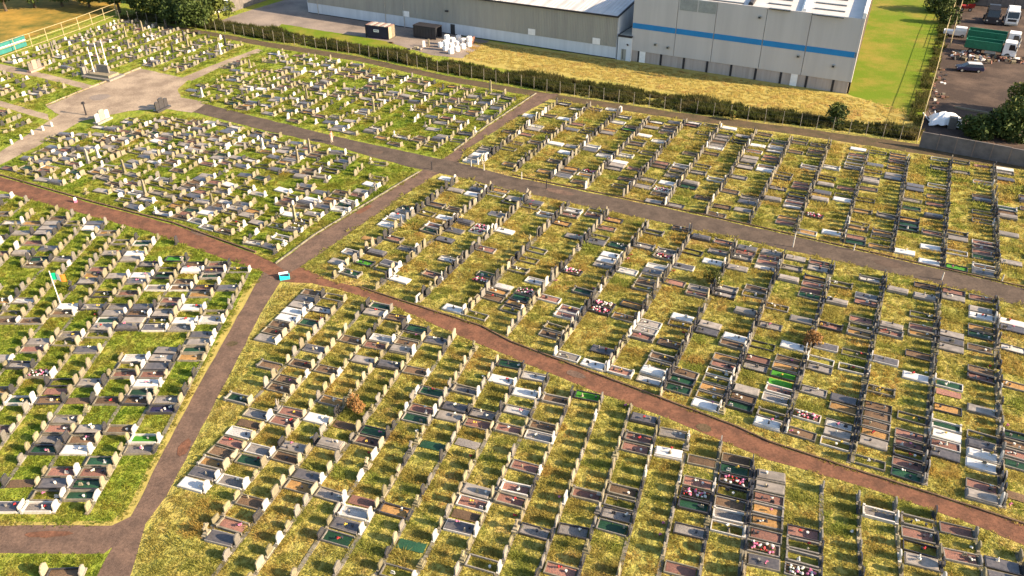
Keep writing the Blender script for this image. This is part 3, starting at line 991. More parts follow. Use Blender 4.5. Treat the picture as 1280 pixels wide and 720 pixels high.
STONE = {'w': 'stone_white', 'g': 'stone_grey', 'k': 'stone_black', 'c': 'stone_cream', 'o': 'stone_old'}
STONE_T = {'w': 'white', 'g': 'grey', 'k': 'black', 'c': 'cream', 'o': 'weathered'}
KERB = {'w': 'stone_white', 'g': 'stone_grey', 'k': 'stone_black', 'c': 'concrete_kerb'}
KERB_T = {'w': 'white', 'g': 'grey', 'k': 'black', 'c': 'concrete'}
BED = {'w': 'chips_white', 'g': 'chips_grey', 'b': 'earth_brown', 'o': 'bark_orange', 'r': 'chips_red', 'e': 'chips_green', 't': 'fake_turf', 'G': 'plot_turf', 'p': 'earth_brown', 'n': 'chips_navy'}
BED_T = {'w': 'white chippings', 'g': 'grey chippings', 'b': 'brown earth', 'o': 'orange bark', 'r': 'red chippings', 'e': 'green chippings', 't': 'green turf', 'G': 'grass', 'p': 'massed flowers', 'n': 'navy chippings'}


def plan(p):
    """Decide the pieces of one memorial: list of (part name, key, mesh, materials, local loc, local rz, scale, tilt)."""
    kb, bd, st = p['code']
    pr = random.Random(int(p['c'].x * 731 + p['c'].y * 977))
    parts = []
    hx = KL / 2
    sx = hx + 0.14
    p['kind'] = 'headstone'
    white_slab = kb == 'w' and bd == 's'
    if not (kb == 'n' and bd == 'G'):
        if bd in 'sd':
            p['kind'] = 'slab_grave'
            v = 1 if pr.random() < 0.2 else (2 if kb == 'n' else 0)
            sm = 'slab_white' if white_slab else ('slab_dark' if bd == 'd' else 'slab_pale')
            p['look'] = f"{'white' if white_slab else 'dark' if bd == 'd' else 'grey'} slab grave"
            if kb != 'n':
                parts.append(('kerb', ('kerb', 0), kerb_lib(0), [KERB[kb]], (0, 0, 0), 0, None, 0))
                if kb != 'w' or bd == 'd':
                    p['look'] = f"{'dark' if bd == 'd' else 'pale'} slab grave, {KERB_T[kb]} kerb"
            parts.append(('slab', ('slab', v), slab_lib(v), [sm], (0, 0, 0), 0, None, 0))
        else:
            p['kind'] = 'kerbed_grave'
            if kb != 'n':
                kv = 1 if pr.random() < 0.3 else 0
                parts.append(('kerb', ('kerb', kv), kerb_lib(kv), [KERB[kb]], (0, 0, 0), 0, None, 0))
                p['look'] = f"{KERB_T[kb]} kerbed grave with {BED_T[bd]}"
            else:
                p['look'] = f"grave bed of {BED_T[bd]}"
                p['kind'] = 'grave_bed'
            bv = pr.randrange(6)
            parts.append(('bed', ('bed', bv), bed_lib(bv), [BED[bd]], (0, 0, -0.075 if bd == 'G' else 0), 0, None, 0))
            if bd == 'p':
                fv = pr.randrange(4)
                parts.append(('flower_display', ('fl', fv), flowers_lib(fv, 22, (0.85, 0.36)), ['flower_leaf', 'petal_pink', 'petal_white', 'petal_red' if fv % 2 else 'petal_white'], (0, 0, 0), 0, None, 0))
    if st != 'n':
        old = st == 'o' or p['b'] in 'CBAJK'
        x = pr.random()
        tl = R(pr.gauss(0, 3.0 if old else 1.0))
        s = pr.choice((pr.uniform(0.55, 0.85), pr.uniform(0.8, 1.0), pr.uniform(0.85, 1.12))) * (1.0 if p['b'] in 'ED' else 0.88)
        wy = pr.uniform(0.72, 1.08) * (0.85 if old else 1.0)
        s *= 0.88 if old else 1.0
        if x < (0.16 if old else 0.05) and p['kind'] == 'headstone':
            p['kind'] = 'stone_cross'
            p['look'] = f"{STONE_T[st]} stone cross on stepped base"
            parts.append(('base', 'ped', pedestal_lib(), [STONE[st]], (sx, 0, 0), 0, None, 0))
            parts.append(('cross', 'cross', cross_lib(), [STONE[st]], (sx, 0, 0), 0, (1, s, s), tl))
        elif p['b'] in 'CBA' and 0.95 < x <= 0.975:
            if p['kind'] == 'headstone':
                p['kind'] = 'obelisk_memorial'
                p['look'] = f"{STONE_T[st]} obelisk on stepped base"
            ss = pr.uniform(.75, 1.2)
            parts.append(('base', 'ped', pedestal_lib(), [STONE[st]], (sx, 0, 0), 0, None, 0))
            parts.append(('obelisk', 'obelisk', obelisk_lib(), [STONE[st]], (sx, 0, 0), 0, (1, 1, ss), tl * .4))
        elif x > 0.975 and st in 'wg':
            if p['kind'] == 'headstone':
                p['kind'] = 'angel_memorial'
                p['look'] = f"{STONE_T[st]} angel figure on pedestal"
            parts.append(('base', 'ped', pedestal_lib(), [STONE[st]], (sx, 0, 0), 0, None, 0))
            parts.append(('figure', 'fig', figure_lib(), [STONE[st]], (sx, 0, -0.12), 0, (s, s, s), 0))
        else:
            sh = pr.choices(SHAPES, (2.5, 2.5, 2, 2, 1.5, 1.5, 0.5))[0]
            wide = SIZES[sh][0] > 0.78
            parts.append(('base', ('pl', wide), plinth_lib(wide), [STONE[st] if st != 'o' else 'stone_cream'], (sx, 0, 0), 0, None, 0))
            parts.append(('stone' if p['kind'] == 'headstone' else 'headstone', ('st', sh), stone_lib(sh), [STONE[st]], (sx, 0, 0), 0, (1, wy, s), tl))
            if p['kind'] == 'headstone':
                sht = {'round': 'rounded', 'square': 'square-topped', 'heart': 'heart-shaped'}.get(sh, sh)
                p['look'] = f"{sht} {STONE_T[st]} headstone"
            elif p['kind'] == 'slab_grave' and ',' not in p['look']:
                p['look'] += f" with {STONE_T[st]} headstone"
    p['parts'] = parts
    # loose offerings
    off = []
    if p['kind'] in ('kerbed_grave', 'slab_grave') and bd != 'p':
        zt = {0: 0.22}.get(0) if bd in 'sd' else 0.12
        if bd in 'sd':
            v = [q for q in parts if q[0] == 'slab'][0][1][1]
            zt = (0.22, 0.43, 0.27)[v]
        if pr.random() < (0.7 if bd in 'sd' else 0.6):
            off.append(('vase', pr.choice(['stone_black', 'stone_black', 'stone_grey', 'petal_white']), (pr.uniform(0.1, 0.75), pr.uniform(-0.12, 0.12), zt)))
        if pr.random() < 0.55:
            off.append(('ornament', pr.choice(['stone_white', 'stone_grey', 'stone_black', 'stone_cream']), (pr.uniform(-0.5, 0.9), pr.uniform(-0.28, 0.28), zt)))
        if pr.random() < 0.5:
            off.append(('bunch', pr.choice(['pink', 'red', 'white', 'yellow', 'white']), (pr.uniform(-0.3, 0.85), pr.uniform(-0.25, 0.25), zt)))
    elif p['kind'] == 'headstone' and pr.random() < 0.10:
        off.append(('bunch', pr.choice(['pink', 'red', 'white', 'yellow']), (0.75, pr.uniform(-0.2, 0.2), 0.0)))
    p['off'] = off


graves = [p for p in plots if p['code'] != '-' and p['code'] != 'nGn' and not (p['code'][0] == 'n' and p['code'][1] == 'G' and p['code'][2] == 'n')]
for p in graves:
    plan(p)
CAMP = Vector((0, 0, CAM_H))


def on_screen(p):
    v = p['c'].to_3d() - CAMP
    zc = v.y * math.cos(PITCH) - v.z * math.sin(PITCH)
    yc = v.y * math.sin(PITCH) + v.z * math.cos(PITCH)
    return -30 < 640 + F_PX * v.x / zc < 1310 and -30 < 360 - F_PX * yc / zc < 745


graves = [p for p in graves if on_screen(p)]
graves.sort(key=lambda p: (p['c'].to_3d() - CAMP).length)
count = {}
CAT = {'kerbed_grave': 'kerbed grave', 'slab_grave': 'slab grave', 'headstone': 'headstone', 'stone_cross': 'stone cross', 'angel_memorial': 'angel memorial', 'obelisk_memorial': 'obelisk', 'grave_bed': 'grave'}
GRP = {'kerbed_grave': 'kerbed graves in the cemetery rows', 'slab_grave': 'slab graves in the cemetery rows', 'headstone': 'headstones standing in grass plots', 'stone_cross': 'stone crosses among the graves',
       'angel_memorial': 'angel memorials among the graves', 'grave_bed': 'unkerbed graves in the rows', 'obelisk_memorial': 'obelisks among the old graves'}
far = {}
noff = {'vase': 0, 'bunch': 0, 'ornament': 0}
VNAME = {'stone_black': 'black', 'stone_grey': 'grey', 'petal_white': 'white'}
far_off = []
for p in graves:
    k = p['kind']
    count[k] = count.get(k, 0) + 1
    loc = (p['c'].x, p['c'].y, 0)
    if count[k] > 300:
        far.setdefault(k, []).append(p)
    else:
        root = thing(k, f"{p['look']}, {where(p)}", CAT[k], loc, p['rz'], GRP[k])
        for nm, key, mb, mats, l, rz, sc_, tl in p['parts']:
            inst(nm, key, mb, mats, root, l, rz, sc_, nm in ('figure', 'bed'), tl)
    for kind_, col_, l in p['off']:
        g = Matrix.Rotation(p['rz'], 3, 'Z') @ Vector(l)
        q = (p['c'].x + g.x, p['c'].y + g.y, g.z)
        if noff[kind_] >= 295:
            continue
        noff[kind_] += 1
        if kind_ == 'vase':
            o = inst('grave_vase', 'vase', vase_lib(), [col_], None, q)
            tag(o, f"{VNAME[col_]} vase on grave {where(p)}", 'vase', 'vases standing on the graves')
        elif kind_ == 'ornament':
            v = noff[kind_] % 3
            o = inst('grave_ornament', ('orn', v), ornament_lib(v), [col_], None, q, p['rz'] + 1.57)
            tag(o, f"{STONE_T[{'stone_white': 'w', 'stone_grey': 'g', 'stone_black': 'k', 'stone_cream': 'c'}[col_]]} {('lantern', 'tablet', 'figurine')[v]} on grave {where(p)}", 'ornament', 'ornaments standing on the graves')
        else:
            v = noff[kind_] % 4
            o = inst('flower_bunch', ('bunch', v), bunch_lib(v), ['flower_leaf', 'petal_' + col_], None, q, p['rz'])
            tag(o, f"{col_} flower bunch on grave {where(p)}", 'flowers', 'flowers laid on the graves')
print("memorials", len(graves), count, noff)


def merge_far(name, ps):
    vs, fs, ms, mats = [], [], [], []
    base = 0
    for p in ps:
        cr, sr = math.cos(p['rz']), math.sin(p['rz'])
        for nm, key, mb, mt, l, rz, sc_, tl in p['parts']:
            V = np.array(mb.v, float)
            if sc_:
                V = V * np.array(sc_)
            if tl:
                c, s = math.cos(tl), math.sin(tl)
                V = np.stack([V[:, 0] * c + V[:, 2] * s, V[:, 1], -V[:, 0] * s + V[:, 2] * c], 1)
            V = V + np.array(l)
            W = np.stack([V[:, 0] * cr - V[:, 1] * sr + p['c'].x, V[:, 0] * sr + V[:, 1] * cr + p['c'].y, V[:, 2]], 1)
            vs.append(W)
            idx = []
            for m in mt:
                if m not in mats:
                    mats.append(m)
                idx.append(mats.index(m))
            fs += [tuple(i + base for i in f) for f in mb.f]
            ms += [idx[i] for i in mb.m]
            base += len(W)
    me = bpy.data.meshes.new(name)
    me.from_pydata(np.concatenate(vs).tolist(), [], fs)
    for m in mats:
        me.materials.append(M[m])
    me.polygons.foreach_set("material_index", ms)
    me.update()
    o = link(name, me)
    return o


for k, ps in far.items():
    o = merge_far('distant_' + k + 's', ps)
    tag(o, f"distant {CAT[k]}s of stone crowded in rows towards the fence", CAT[k], GRP[k], 'stuff')


# ------------------------------------------------------------------ concrete footing beams under the rows of stones, dry verge by the lane
for (bn, rw), v in by_row.items():
    if bn in 'CBAJK':
        continue
    v = sorted([p for p in v if p in seen_set], key=lambda q: q['u']) if False else sorted(v, key=lambda q: q['u'])
    ud, nd = BLOCKS[bn]['ud'], BLOCKS[bn]['nd']
    run = [v[0]]
    runs = [run]
    for a, b in zip(v[:-1], v[1:]):
        if b['u'] - a['u'] > 3.6:
            run = []
            runs.append(run)
        run.append(b)
    for run in runs:
        if len(run) < 2 or not any(on_screen(p) for p in run):
            continue
        u0, u1 = run[0]['u'] - .5, run[-1]['u'] + .5
        nn_ = run[0]['n'] - run[0]['s'] * 1.21
        c = ud * ((u0 + u1) / 2) + nd * nn_
        mbx = MB()
        k = max(1, round((u1 - u0) / 2.4))
        for i in range(k):
            a, b = -(u1 - u0) / 2 + (u1 - u0) * i / k, -(u1 - u0) / 2 + (u1 - u0) * (i + 1) / k
            mbx.box(-.15, a + .02, -.05, .15, b - .02, .035 + rng.uniform(0, .02))
        o = mbx.build('footing_beam', 'concrete_kerb')
        o.location = (c.x, c.y, 0)
        o.rotation_euler = (0, 0, -R(BLOCKS[bn]['az']))
        o['kind'] = 'structure'
sheet("verge", pl([(322, 350), (306, 362), (265, 436), (211, 535), (160, 634), (168, 640), (221, 535), (276, 435), (318, 360), (332, 344)]), 0.004, "meadow_soil", 0.05, .6)
sheet("verge", pl([(160, 634.5), (140, 651), (-60, 653), (-60, 658), (144, 658), (165, 647), (168, 640.5)]), 0.004, "meadow_soil", 0.04, .6)


# ------------------------------------------------------------------ edging and low walls along the paths
def strip_pieces(name, label, cat, pts, piece, w, h, mat, gap=0.03, lift=-0.05):
    """A run of edging stones laid along a line: every stone is its own piece."""
    W = [at(x, y) for x, y in pts]
    root = thing(name, label, cat, (W[0].x, W[0].y, 0))
    base = W[0].xy
    for a, b in zip(W[:-1], W[1:]):
        a, b = a.xy, b.xy
        d = (b - a)
        n = max(1, round(d.length / piece))
        ang = math.atan2(d.y, d.x)
        for i in range(n):
            L = d.length / n - gap
            mb_key = ('edge', name, round(L, 1))
            mb = lib(mb_key, lambda: MB().box(-round(L, 1) / 2, -w / 2, lift, round(L, 1) / 2, w / 2, h, inset=0.012))
            c = a + d * ((i + 0.5) / n) - base
            o = inst('kerbstone', mb_key, mb, [mat], root, (c.x, c.y, rng.uniform(-0.012, 0.012)), ang + R(rng.gauss(0, 0.5)))
    return root


strip_pieces('kerb_edging', 'pale stone edging along the uphill side of the middle lane', 'edging', [(344, 330), (394, 293), (466, 250), (524, 215)], 1.5, 0.16, 0.15, 'concrete_kerb')
strip_pieces('kerb_edging', 'pale stone edging beside the far lane up to the hedge', 'edging', [(567, 189), (606, 159), (670, 117)], 2.0, 0.16, 0.15, 'concrete_kerb')
strip_pieces('kerb_edging', 'pale kerb line on the top side of the car park', 'edging', [(57, 132), (96, 116), (176, 85)], 2.4, 0.3, 0.16, 'path_pale')
strip_pieces('low_wall', 'low wall in shade-dark colour above the red path under the old graves', 'low wall', [(0, 219), (117, 253), (217, 279), (320, 316)], 1.2, 0.2, 0.17, 'earth_brown')  # shade on the wall face put into a dark earth colour
strip_pieces('low_wall', 'low dark retaining wall above the grey road', 'low wall', [(640, 219), (840, 260), (960, 286.5), (1172, 334.5), (1310, 366)], 1.4, 0.16, 0.14, 'earth_brown')  # dark colour carries the shade along the road's upper edge
strip_pieces('low_wall', 'low dark edging wall above the red path below the wide middle field', 'low wall', [(447, 358), (495, 374), (602, 408), (640, 428), (922, 534), (960, 552), (1070, 588), (1172, 620), (1310, 665)], 1.4, 0.16, 0.12, 'earth_brown')  # added for the dark shading along this edge, shade in the colour


# ------------------------------------------------------------------ the two big sheds
def ground_rz(a, b):
    d = (b - a).xy
    return math.atan2(d.y, d.x), d.length


LA, LB = at(386, 16), at(769, 74)
rzL, lenL = ground_rz(LA, LB)
left = thing('warehouse', 'long grey ribbed warehouse with white plinth band behind the yard', 'warehouse', (LA.x, LA.y, 0), rzL)
EAVE, BAND = 7.7, 2.2
nb = 12
for i in range(nb):
    x0, x1 = lenL * i / nb, lenL * (i + 1) / nb
    MB().box(x0 + 0.012, 0, 0.0, x1 - 0.012, 0.3, BAND).build('plinth_panel', 'band_white', left)
MB().box(-0.03, -0.03, -0.1, lenL, 0.1, 0.16).build('base_course', 'trim_dark', left)
npan = 36
pw = lenL / npan
rib = MB()
prof = []
k = 6
for j in range(k):
    u = pw * j / k
    prof += [(u, 0.0), (u + pw / k * 0.55, 0.0), (u + pw / k * 0.65, -0.07), (u + pw / k * 0.9, -0.07)]
prof.append((pw, 0.0))
vv = [(x, y, 0) for x, y in prof] + [(x, y, EAVE - BAND) for x, y in prof]
n_ = len(prof)
rib.add(vv, [(i, i + 1, n_ + i + 1, n_ + i) for i in range(n_ - 1)])
rib_me = rib.mesh('cladding_panel', ['clad_grey'])
for i in range(npan):
    o = link('cladding_panel', rib_me, left)
    o.location = (pw * i, -0.02 - 0.006 * (i % 2), BAND)
DEP = 46.0
MB().box(0.002, 0.05, BAND, lenL - 0.002, DEP, EAVE - 0.02).build('wall_core', 'clad_grey', left)
# gable end, right: sunlight on it put into the paler colour
ge = MB()
ge.prism([(0.06, 0), (DEP, 0), (DEP, EAVE), (DEP / 2, EAVE + 3.0), (0.06, EAVE)], lenL + 0.01, lenL + 0.12)
ge.build('gable_wall', 'band_white', left)
gl = MB()
gl.prism([(0.06, 0), (DEP, 0), (DEP, EAVE), (DEP / 2, EAVE + 3.0), (0.06, EAVE)], -0.12, -0.01)
gl.build('gable_wall', 'band_white', left)
for i in range(24):
    x0, x1 = lenL * i / 24, lenL * (i + 1) / 24
    m = MB()
    z0, z1 = EAVE + 0.05, EAVE + 3.05
    m.add([(x0 + .04, -0.35, z0), (x1 - .04, -0.35, z0), (x1 - .04, DEP / 2, z1), (x0 + .04, DEP / 2, z1), (x0 + .04, -0.35, z0 - .1), (x1 - .04, -0.35, z0 - .1)],
          [(0, 1, 2, 3), (4, 5, 1, 0)])
    m.add([(x0 + .04, DEP / 2, z1), (x1 - .04, DEP / 2, z1), (x1 - .04, DEP + .35, z0), (x0 + .04, DEP + .35, z0)], [(0, 1, 2, 3)])
    for q in range(1, 4):
        xx = x0 + (x1 - x0) * q / 4
        m.add([(xx - .05, -0.35, z0 + .004), (xx + .05, -0.35, z0 + .004), (xx + .05, DEP / 2, z1 + .004), (xx - .05, DEP / 2, z1 + .004), (xx, -0.35, z0 + .07), (xx, DEP / 2, z1 + .07)],
              [(0, 4, 5, 3), (4, 1, 2, 5)])
    m.build('roof_sheet', 'roof_pale', left)
MB().box(-0.2, -0.55, EAVE - 0.18, lenL + 0.3, -0.352, EAVE + 0.1, bottom=True).build('gutter', 'trim_dark', left)
vg = MB()
for ya, yb, za, zb in ((-0.5, DEP / 2, EAVE, EAVE + 3.0), (DEP / 2, DEP + .5, EAVE + 3.0, EAVE)):
    vg.add([(lenL + .13, ya, za - .12), (lenL + .35, ya, za - .12), (lenL + .35, yb, zb - .12), (lenL + .13, yb, zb - .12),
            (lenL + .13, ya, za + .16), (lenL + .35, ya, za + .16), (lenL + .35, yb, zb + .16), (lenL + .13, yb, zb + .16)],
           [(4, 5, 6, 7), (0, 1, 5, 4), (1, 2, 6, 5), (2, 3, 7, 6), (3, 0, 4, 7)])
vg.build('verge_trim', 'trim_dark', left)


def local_x(obj_loc, rz, px, py, z):
    g = at(px, py, z)
    d = Vector((g.x - obj_loc[0], g.y - obj_loc[1]))
    return d.x * math.cos(rz) + d.y * math.sin(rz)


for px, py in ((507, 17), (665, 39), (745, 51)):
    x = local_x(left.location, rzL, px, py, 2.9)
    MB().box(x - 0.75, -0.16, 2.25, x + 0.75, -0.10, 3.35, bottom=True).build('notice_board', 'paint_white', left)
x = local_x(left.location, rzL, 566, 37, 1.0)
MB().box(x - 0.5, -0.05, 0, x + 0.5, -0.002, 2.05).build('door', 'steel_dark', left)
x = local_x(left.location, rzL, 551, 17, 4.5)
fl = MB()
fl.box(x - 0.3, -0.5, 4.4, x + 0.3, -0.1, 4.65, bottom=True)
fl.build('floodlight', 'trim_dark', left)
for px in (392, 510, 541):
    x = local_x(left.location, rzL, px, 14, 1.0)
    MB().tube((x, -0.14, 0), (x, -0.14, EAVE - 0.1), 0.07, n=6).build('downpipe', 'steel_pale', left)

# low link block between the sheds
RA, RB = at(787, 76), at(1060, 118)
rzR, lenR = ground_rz(RA, RB)
cA, cB = at(771, 74.5), at(787.5, 77)
rzC, lenC = ground_rz(cA, cB)
ann = thing('link_building', 'low white link block with one door between two warehouses', 'building', (cA.x, cA.y, 0), rzC)
MB().box(0, 0, 0, lenC, 22, 4.2).build('wall', 'band_white', ann)
MB().box(-0.05, -0.12, 4.2, lenC + 0.02, 22, 4.5).build('roof', 'trim_dark', ann)
MB().box(0.2, 0.2, 4.5, lenC - .2, 21.8, 4.53).build('roof_deck', 'clad_louvre', ann)
dr = MB().box(0.75, -0.05, 0, 1.65, -0.002, 2.1).build('door', 'clad_louvre', ann)
MB().box(1.02, -0.08, 0.3, 1.12, -0.052, 2.0).build('handle', 'trim_dark', dr)
MB().tube((1.95, -0.1, 2.9), (1.95, -0.55, 3.2), 0.16, 0.1, 6).build('lamp', 'trim_dark', ann)

right = thing('warehouse', 'tall silver warehouse with a bright blue stripe beside the green field', 'warehouse', (RA.x, RA.y, 0), rzR)
TOP, SK = 12.0, 2.0
seams = [0.0]
for px in (838, 886, 948, 1003):
    seams.append(local_x(right.location, rzR, px, 40 + (px - 790) * 0.13, 6.0))
seams.append(lenR)
# outward: the wall below the cladding is set back
MB().box(0.15, 0.13, 0, lenR - 0.3, 3.0, SK - 0.004).build('lower_wall', 'block_wall', right)
for i in range(9):
    x = 1.6 + (lenR - 3) * i / 8.3
    MB().box(x - 0.18, 0.05, 0, x + 0.18, 0.128, SK - 0.006).build('wall_post', 'trim_dark', right)
for px, py in ((801, 75), (990, 104)):
    x = local_x(right.location, rzR, px, py + 4, 0)
    MB().box(x - 0.55, 0.04, 0, x + 0.55, 0.126, SK - 0.01).build('door', 'paint_white', right)
for i in range(len(seams) - 1):
    x0, x1 = seams[i] + 0.04, seams[i + 1] - 0.04
    pnl = MB()
    pnl.box(x0, 0, SK, x1, 0.3, TOP, bottom=True)
    pnl.build('cladding_panel', 'clad_silver', right)
    MB().box(x0 + 0.05, -0.05, 5.92, x1 - 0.05, -0.003, 6.82, bottom=True).build('stripe_panel', 'stripe_blue', right)
x0, x1 = seams[1] + 0.25, seams[2] - 0.1
for a, b in ((x0, (x0 + x1) / 2 - .1), ((x0 + x1) / 2 + .1, x1)):
    lv = MB()
    for q in range(12):
        z = 10.0 + q * 0.16
        lv.add([(a, -0.06, z), (b, -0.06, z), (b, -0.005, z + .12), (a, -0.005, z + .12)], [(0, 1, 2, 3)])
    lv.build('louvre', 'clad_louvre', right)
SHIFT = 60 * math.tan(R(5.0))
for px, py, z in ((815, 60, 3.4), (833, 62, 3.2), (994, 76, 4.8), (1036, 92, 4.0), (953, 20, 10.2)):
    x = local_x(right.location, rzR, px, py, z)
    fb = MB().box(x - .22, -.3, z, x + .22, -.003, z + .4, bottom=True).build('flue_box', 'clad_louvre', right)
    MB().box(x - .15, -.42, z + .1, x + .15, -.302, z + .3, bottom=True).build('grille', 'trim_dark', fb)
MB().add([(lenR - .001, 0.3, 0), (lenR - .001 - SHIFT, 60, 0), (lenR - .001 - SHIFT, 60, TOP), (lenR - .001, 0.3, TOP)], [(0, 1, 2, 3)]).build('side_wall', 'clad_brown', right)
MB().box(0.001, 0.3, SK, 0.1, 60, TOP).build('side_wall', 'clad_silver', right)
MB().box(lenR - 0.35, -0.05, SK, lenR + 0.06, 0.35, TOP + 0.06, bottom=True).build('corner_trim', 'clad_silver', right)
rf = MB()
xr = lenR - .1 - SHIFT
rf.add([(0, 0.28, TOP), (lenR - 0.1, 0.28, TOP), (xr, 60, TOP + 0.6), (0, 60, TOP + 0.6)], [(0, 1, 2, 3)])
rfo = rf.build('roof', 'roof_pale', right)
vg = MB()
vg.add([(lenR - .45, 0, TOP + .05), (lenR + .12, 0, TOP + .05), (lenR + .12 - SHIFT, 60, TOP + .6), (lenR - .45 - SHIFT, 60, TOP + .6),
        (lenR - .4, 0, TOP + .9), (lenR + .1, 0, TOP + .9), (lenR + .1 - SHIFT, 60, TOP + 1.5), (lenR - .4 - SHIFT, 60, TOP + 1.5)],
       [(4, 5, 6, 7), (0, 1, 5, 4), (1, 2, 6, 5), (2, 3, 7, 6), (3, 0, 4, 7)])
vg.build('parapet', 'paint_white', right)


def roof_local(px, py):
    g = at(px, py, TOP + .15)
    d = Vector((g.x - right.location.x, g.y - right.location.y))
    return Vector((d.x * math.cos(rzR) + d.y * math.sin(rzR), -d.x * math.sin(rzR) + d.y * math.cos(rzR)))


for a, b in (((1005, 14), (1011, -4)), ((938, 6), (946, -6))):
    p, q = roof_local(*a), roof_local(*b)
    d = (q - p).normalized()
    q = p + d * 40
    p = Vector((p.x - d.x * (p.y - .35) / d.y, .35))
    MB().tube((p.x, p.y, TOP + .12), (q.x, q.y, TOP + .55), 0.42, n=6).build('ridge_cap', 'paint_white' if a[0] == 1005 else 'trim_dark', right)
for a, b in (((1017, 16), (1055, 22)), ((1019, 9), (1056, 15)), ((1021, 2), (1058, 8)), ((1023, -4), (1060, 1)), ((961, 10), (989, 12)), ((960, 4), (990, 6)), ((962, -2), (992, 0)), ((885, -2), (930, 4))):
    p, q = roof_local(*a), roof_local(*b)
    y = (p.y + q.y) / 2
    zz = TOP + 0.012 * y
    MB().box(min(p.x, q.x), y - .28, zz - .05, max(p.x, q.x), y + .28, zz + 0.12).build('rooflight', 'skylight', right)

# shed at the top of the lorry yard, and the white gable at the far end of the warehouse yard
ba, bb = at(1216, 6), at(1300, 13)
rzB, lenB = ground_rz(ba, bb)
bk = thing('shed', 'grey block shed with pale roof edge behind the parked lorries', 'shed', (ba.x, ba.y, 0), rzB)
for i in range(5):
    MB().box(lenB * i / 5 + .03, 0, 0, lenB * (i + 1) / 5 - .03, 0.3, 3.6).build('wall_panel', 'wall_concrete', bk)
MB().box(0, 0.31, 0, lenB, 14, 3.62).build('wall_core', 'wall_concrete', bk)
MB().box(-0.3, -0.4, 3.63, lenB + .3, 14.5, 3.95, bottom=True).build('roof', 'roof_pale', bk)
ga = at(256, 14)
gb = thing('outbuilding', 'small white gabled outbuilding among the trees past the graves', 'outbuilding', (ga.x, ga.y + 1, 0), R(-28))
m = MB()
m.prism([(-3, 0), (3, 0), (3, 2.6), (0, 4.2), (-3, 2.6)], -4, 4)
m.build('wall', 'paint_white', gb)
m = MB()
for s in (-1, 1):
    m.add([(-4.3, s * 3.4, 2.42), (4.3, s * 3.4, 2.42), (4.3, 0, 4.24), (-4.3, 0, 4.24), (-4.3, s * 3.4, 2.56), (4.3, s * 3.4, 2.56), (4.3, 0, 4.38), (-4.3, 0, 4.38)],
          [(4, 5, 6, 7), (0, 1, 5, 4), (1, 2, 6, 5), (3, 0, 4, 7)])
m.build('roof', 'clad_louvre', gb)
wa, wb2 = at(290, 15), at(352, -6)
rzW, lenW = ground_rz(wa, wb2)
fw = thing('block_wall', 'long dark block wall at the back of the warehouse yard', 'wall', (wa.x, wa.y, 0), rzW)
for i in range(6):
    MB().box(lenW * i / 6 + .02, 0, 0, lenW * (i + 1) / 6 - .02, .3, 2.6).build('wall_panel', 'wall_concrete', fw)
MB().box(-.05, -.05, 2.6, lenW + .05, .35, 2.72).build('coping', 'concrete_kerb', fw)


# ------------------------------------------------------------------ yard wall of concrete panels, fences
wl_, wr_ = at(1149, 184), at(1330, 218)
rzY, lenY = ground_rz(wl_, wr_)
yw = thing('panel_wall', 'dark concrete panel wall in front of the lorry yard', 'wall', (wl_.x, wl_.y, 0), rzY)
n = 8
for i in range(n):
    x0, x1 = lenY * i / n, lenY * (i + 1) / n
    MB().box(x0 + .03, 0, -0.1, x1 - .03, .22, 2.25 + rng.uniform(-.03, .05)).build('wall_panel', 'wall_concrete', yw)
    MB().box(x0 - .09, -0.04, -0.1, x0 + .028, .2, 2.3).build('post', 'brick_dim', yw)


def fence(name, label, pts, spacing, h, post_mat, wires, wire_mat, r=0.045, wr=0.014, cat='fence', tilt=0.0):
    W = [at(x, y) for x, y in pts]
    root = thing(name, label, cat, (W[0].x, W[0].y, 0))
    base = W[0]
    P = []
    for a, b in zip(W[:-1], W[1:]):
        L = (b - a).length
        k = max(1, round(L / spacing))
        P += [a.lerp(b, i / k) for i in range(k)]
    P.append(W[-1])
    pm = MB().tube((0, 0, -0.1), (0, 0, h), r, n=5).mesh('post', [post_mat])
    for p in P:
        o = link('post', pm, root)
        o.location = (p.x - base.x, p.y - base.y, 0)
        o.rotation_euler = (rng.gauss(0, .012), rng.gauss(0, .012), 0)
    for z in wires:
        wv = MB()
        for a, b in zip(P[:-1], P[1:]):
            wv.tube((a.x - base.x, a.y - base.y, z * h), (b.x - base.x, b.y - base.y, z * h), wr, n=4, caps=False)
        wv.build('wire' if wr < .03 else 'rail', wire_mat, root)
    return root


fence('hedge_fence', 'grey post and wire fence along the hedge behind the graves', [(150, 25), (270, 39), (330, 50), (450, 69), (560, 93), (700, 117.5), (850, 140), (1000, 158.5), (1146, 178)], 2.4, 2.1, 'post_grey', (0.35, 0.65, 0.95), 'steel_dark')
fence('yard_fence', 'pale tall fence between the green field and the lorry yard', [(1146, 178), (1156, 140), (1166, 105), (1181, 45), (1196, 0)], 3.2, 2.2, 'steel_yellow', (0.97, 0.5), 'steel_yellow', 0.06, 0.035)
fence('yard_fence', 'second pale rail fence just inside the lorry yard', [(1186, 62), (1193, 35), (1204, 0)], 3.4, 2.0, 'steel_yellow', (0.97, 0.45), 'steel_yellow', 0.06, 0.035)
rl = fence('railing', 'yellow steel railing along the bank beyond the oldest graves', [(-40, 88), (0, 73), (60, 52), (100, 38), (146, 20)], 4.0, 2.6, 'steel_yellow', (0.98, 0.55, 0.1), 'steel_yellow', 0.07, 0.05, 'railing')
a, b = at(-40, 86), at(36, 59)
d = (b - a).xy
nn = Vector((-d.y, d.x)).normalized()
ts = thing('teal_sheeting', 'teal sheeting fixed behind the yellow railing', 'sheeting', (a.x, a.y, 0))
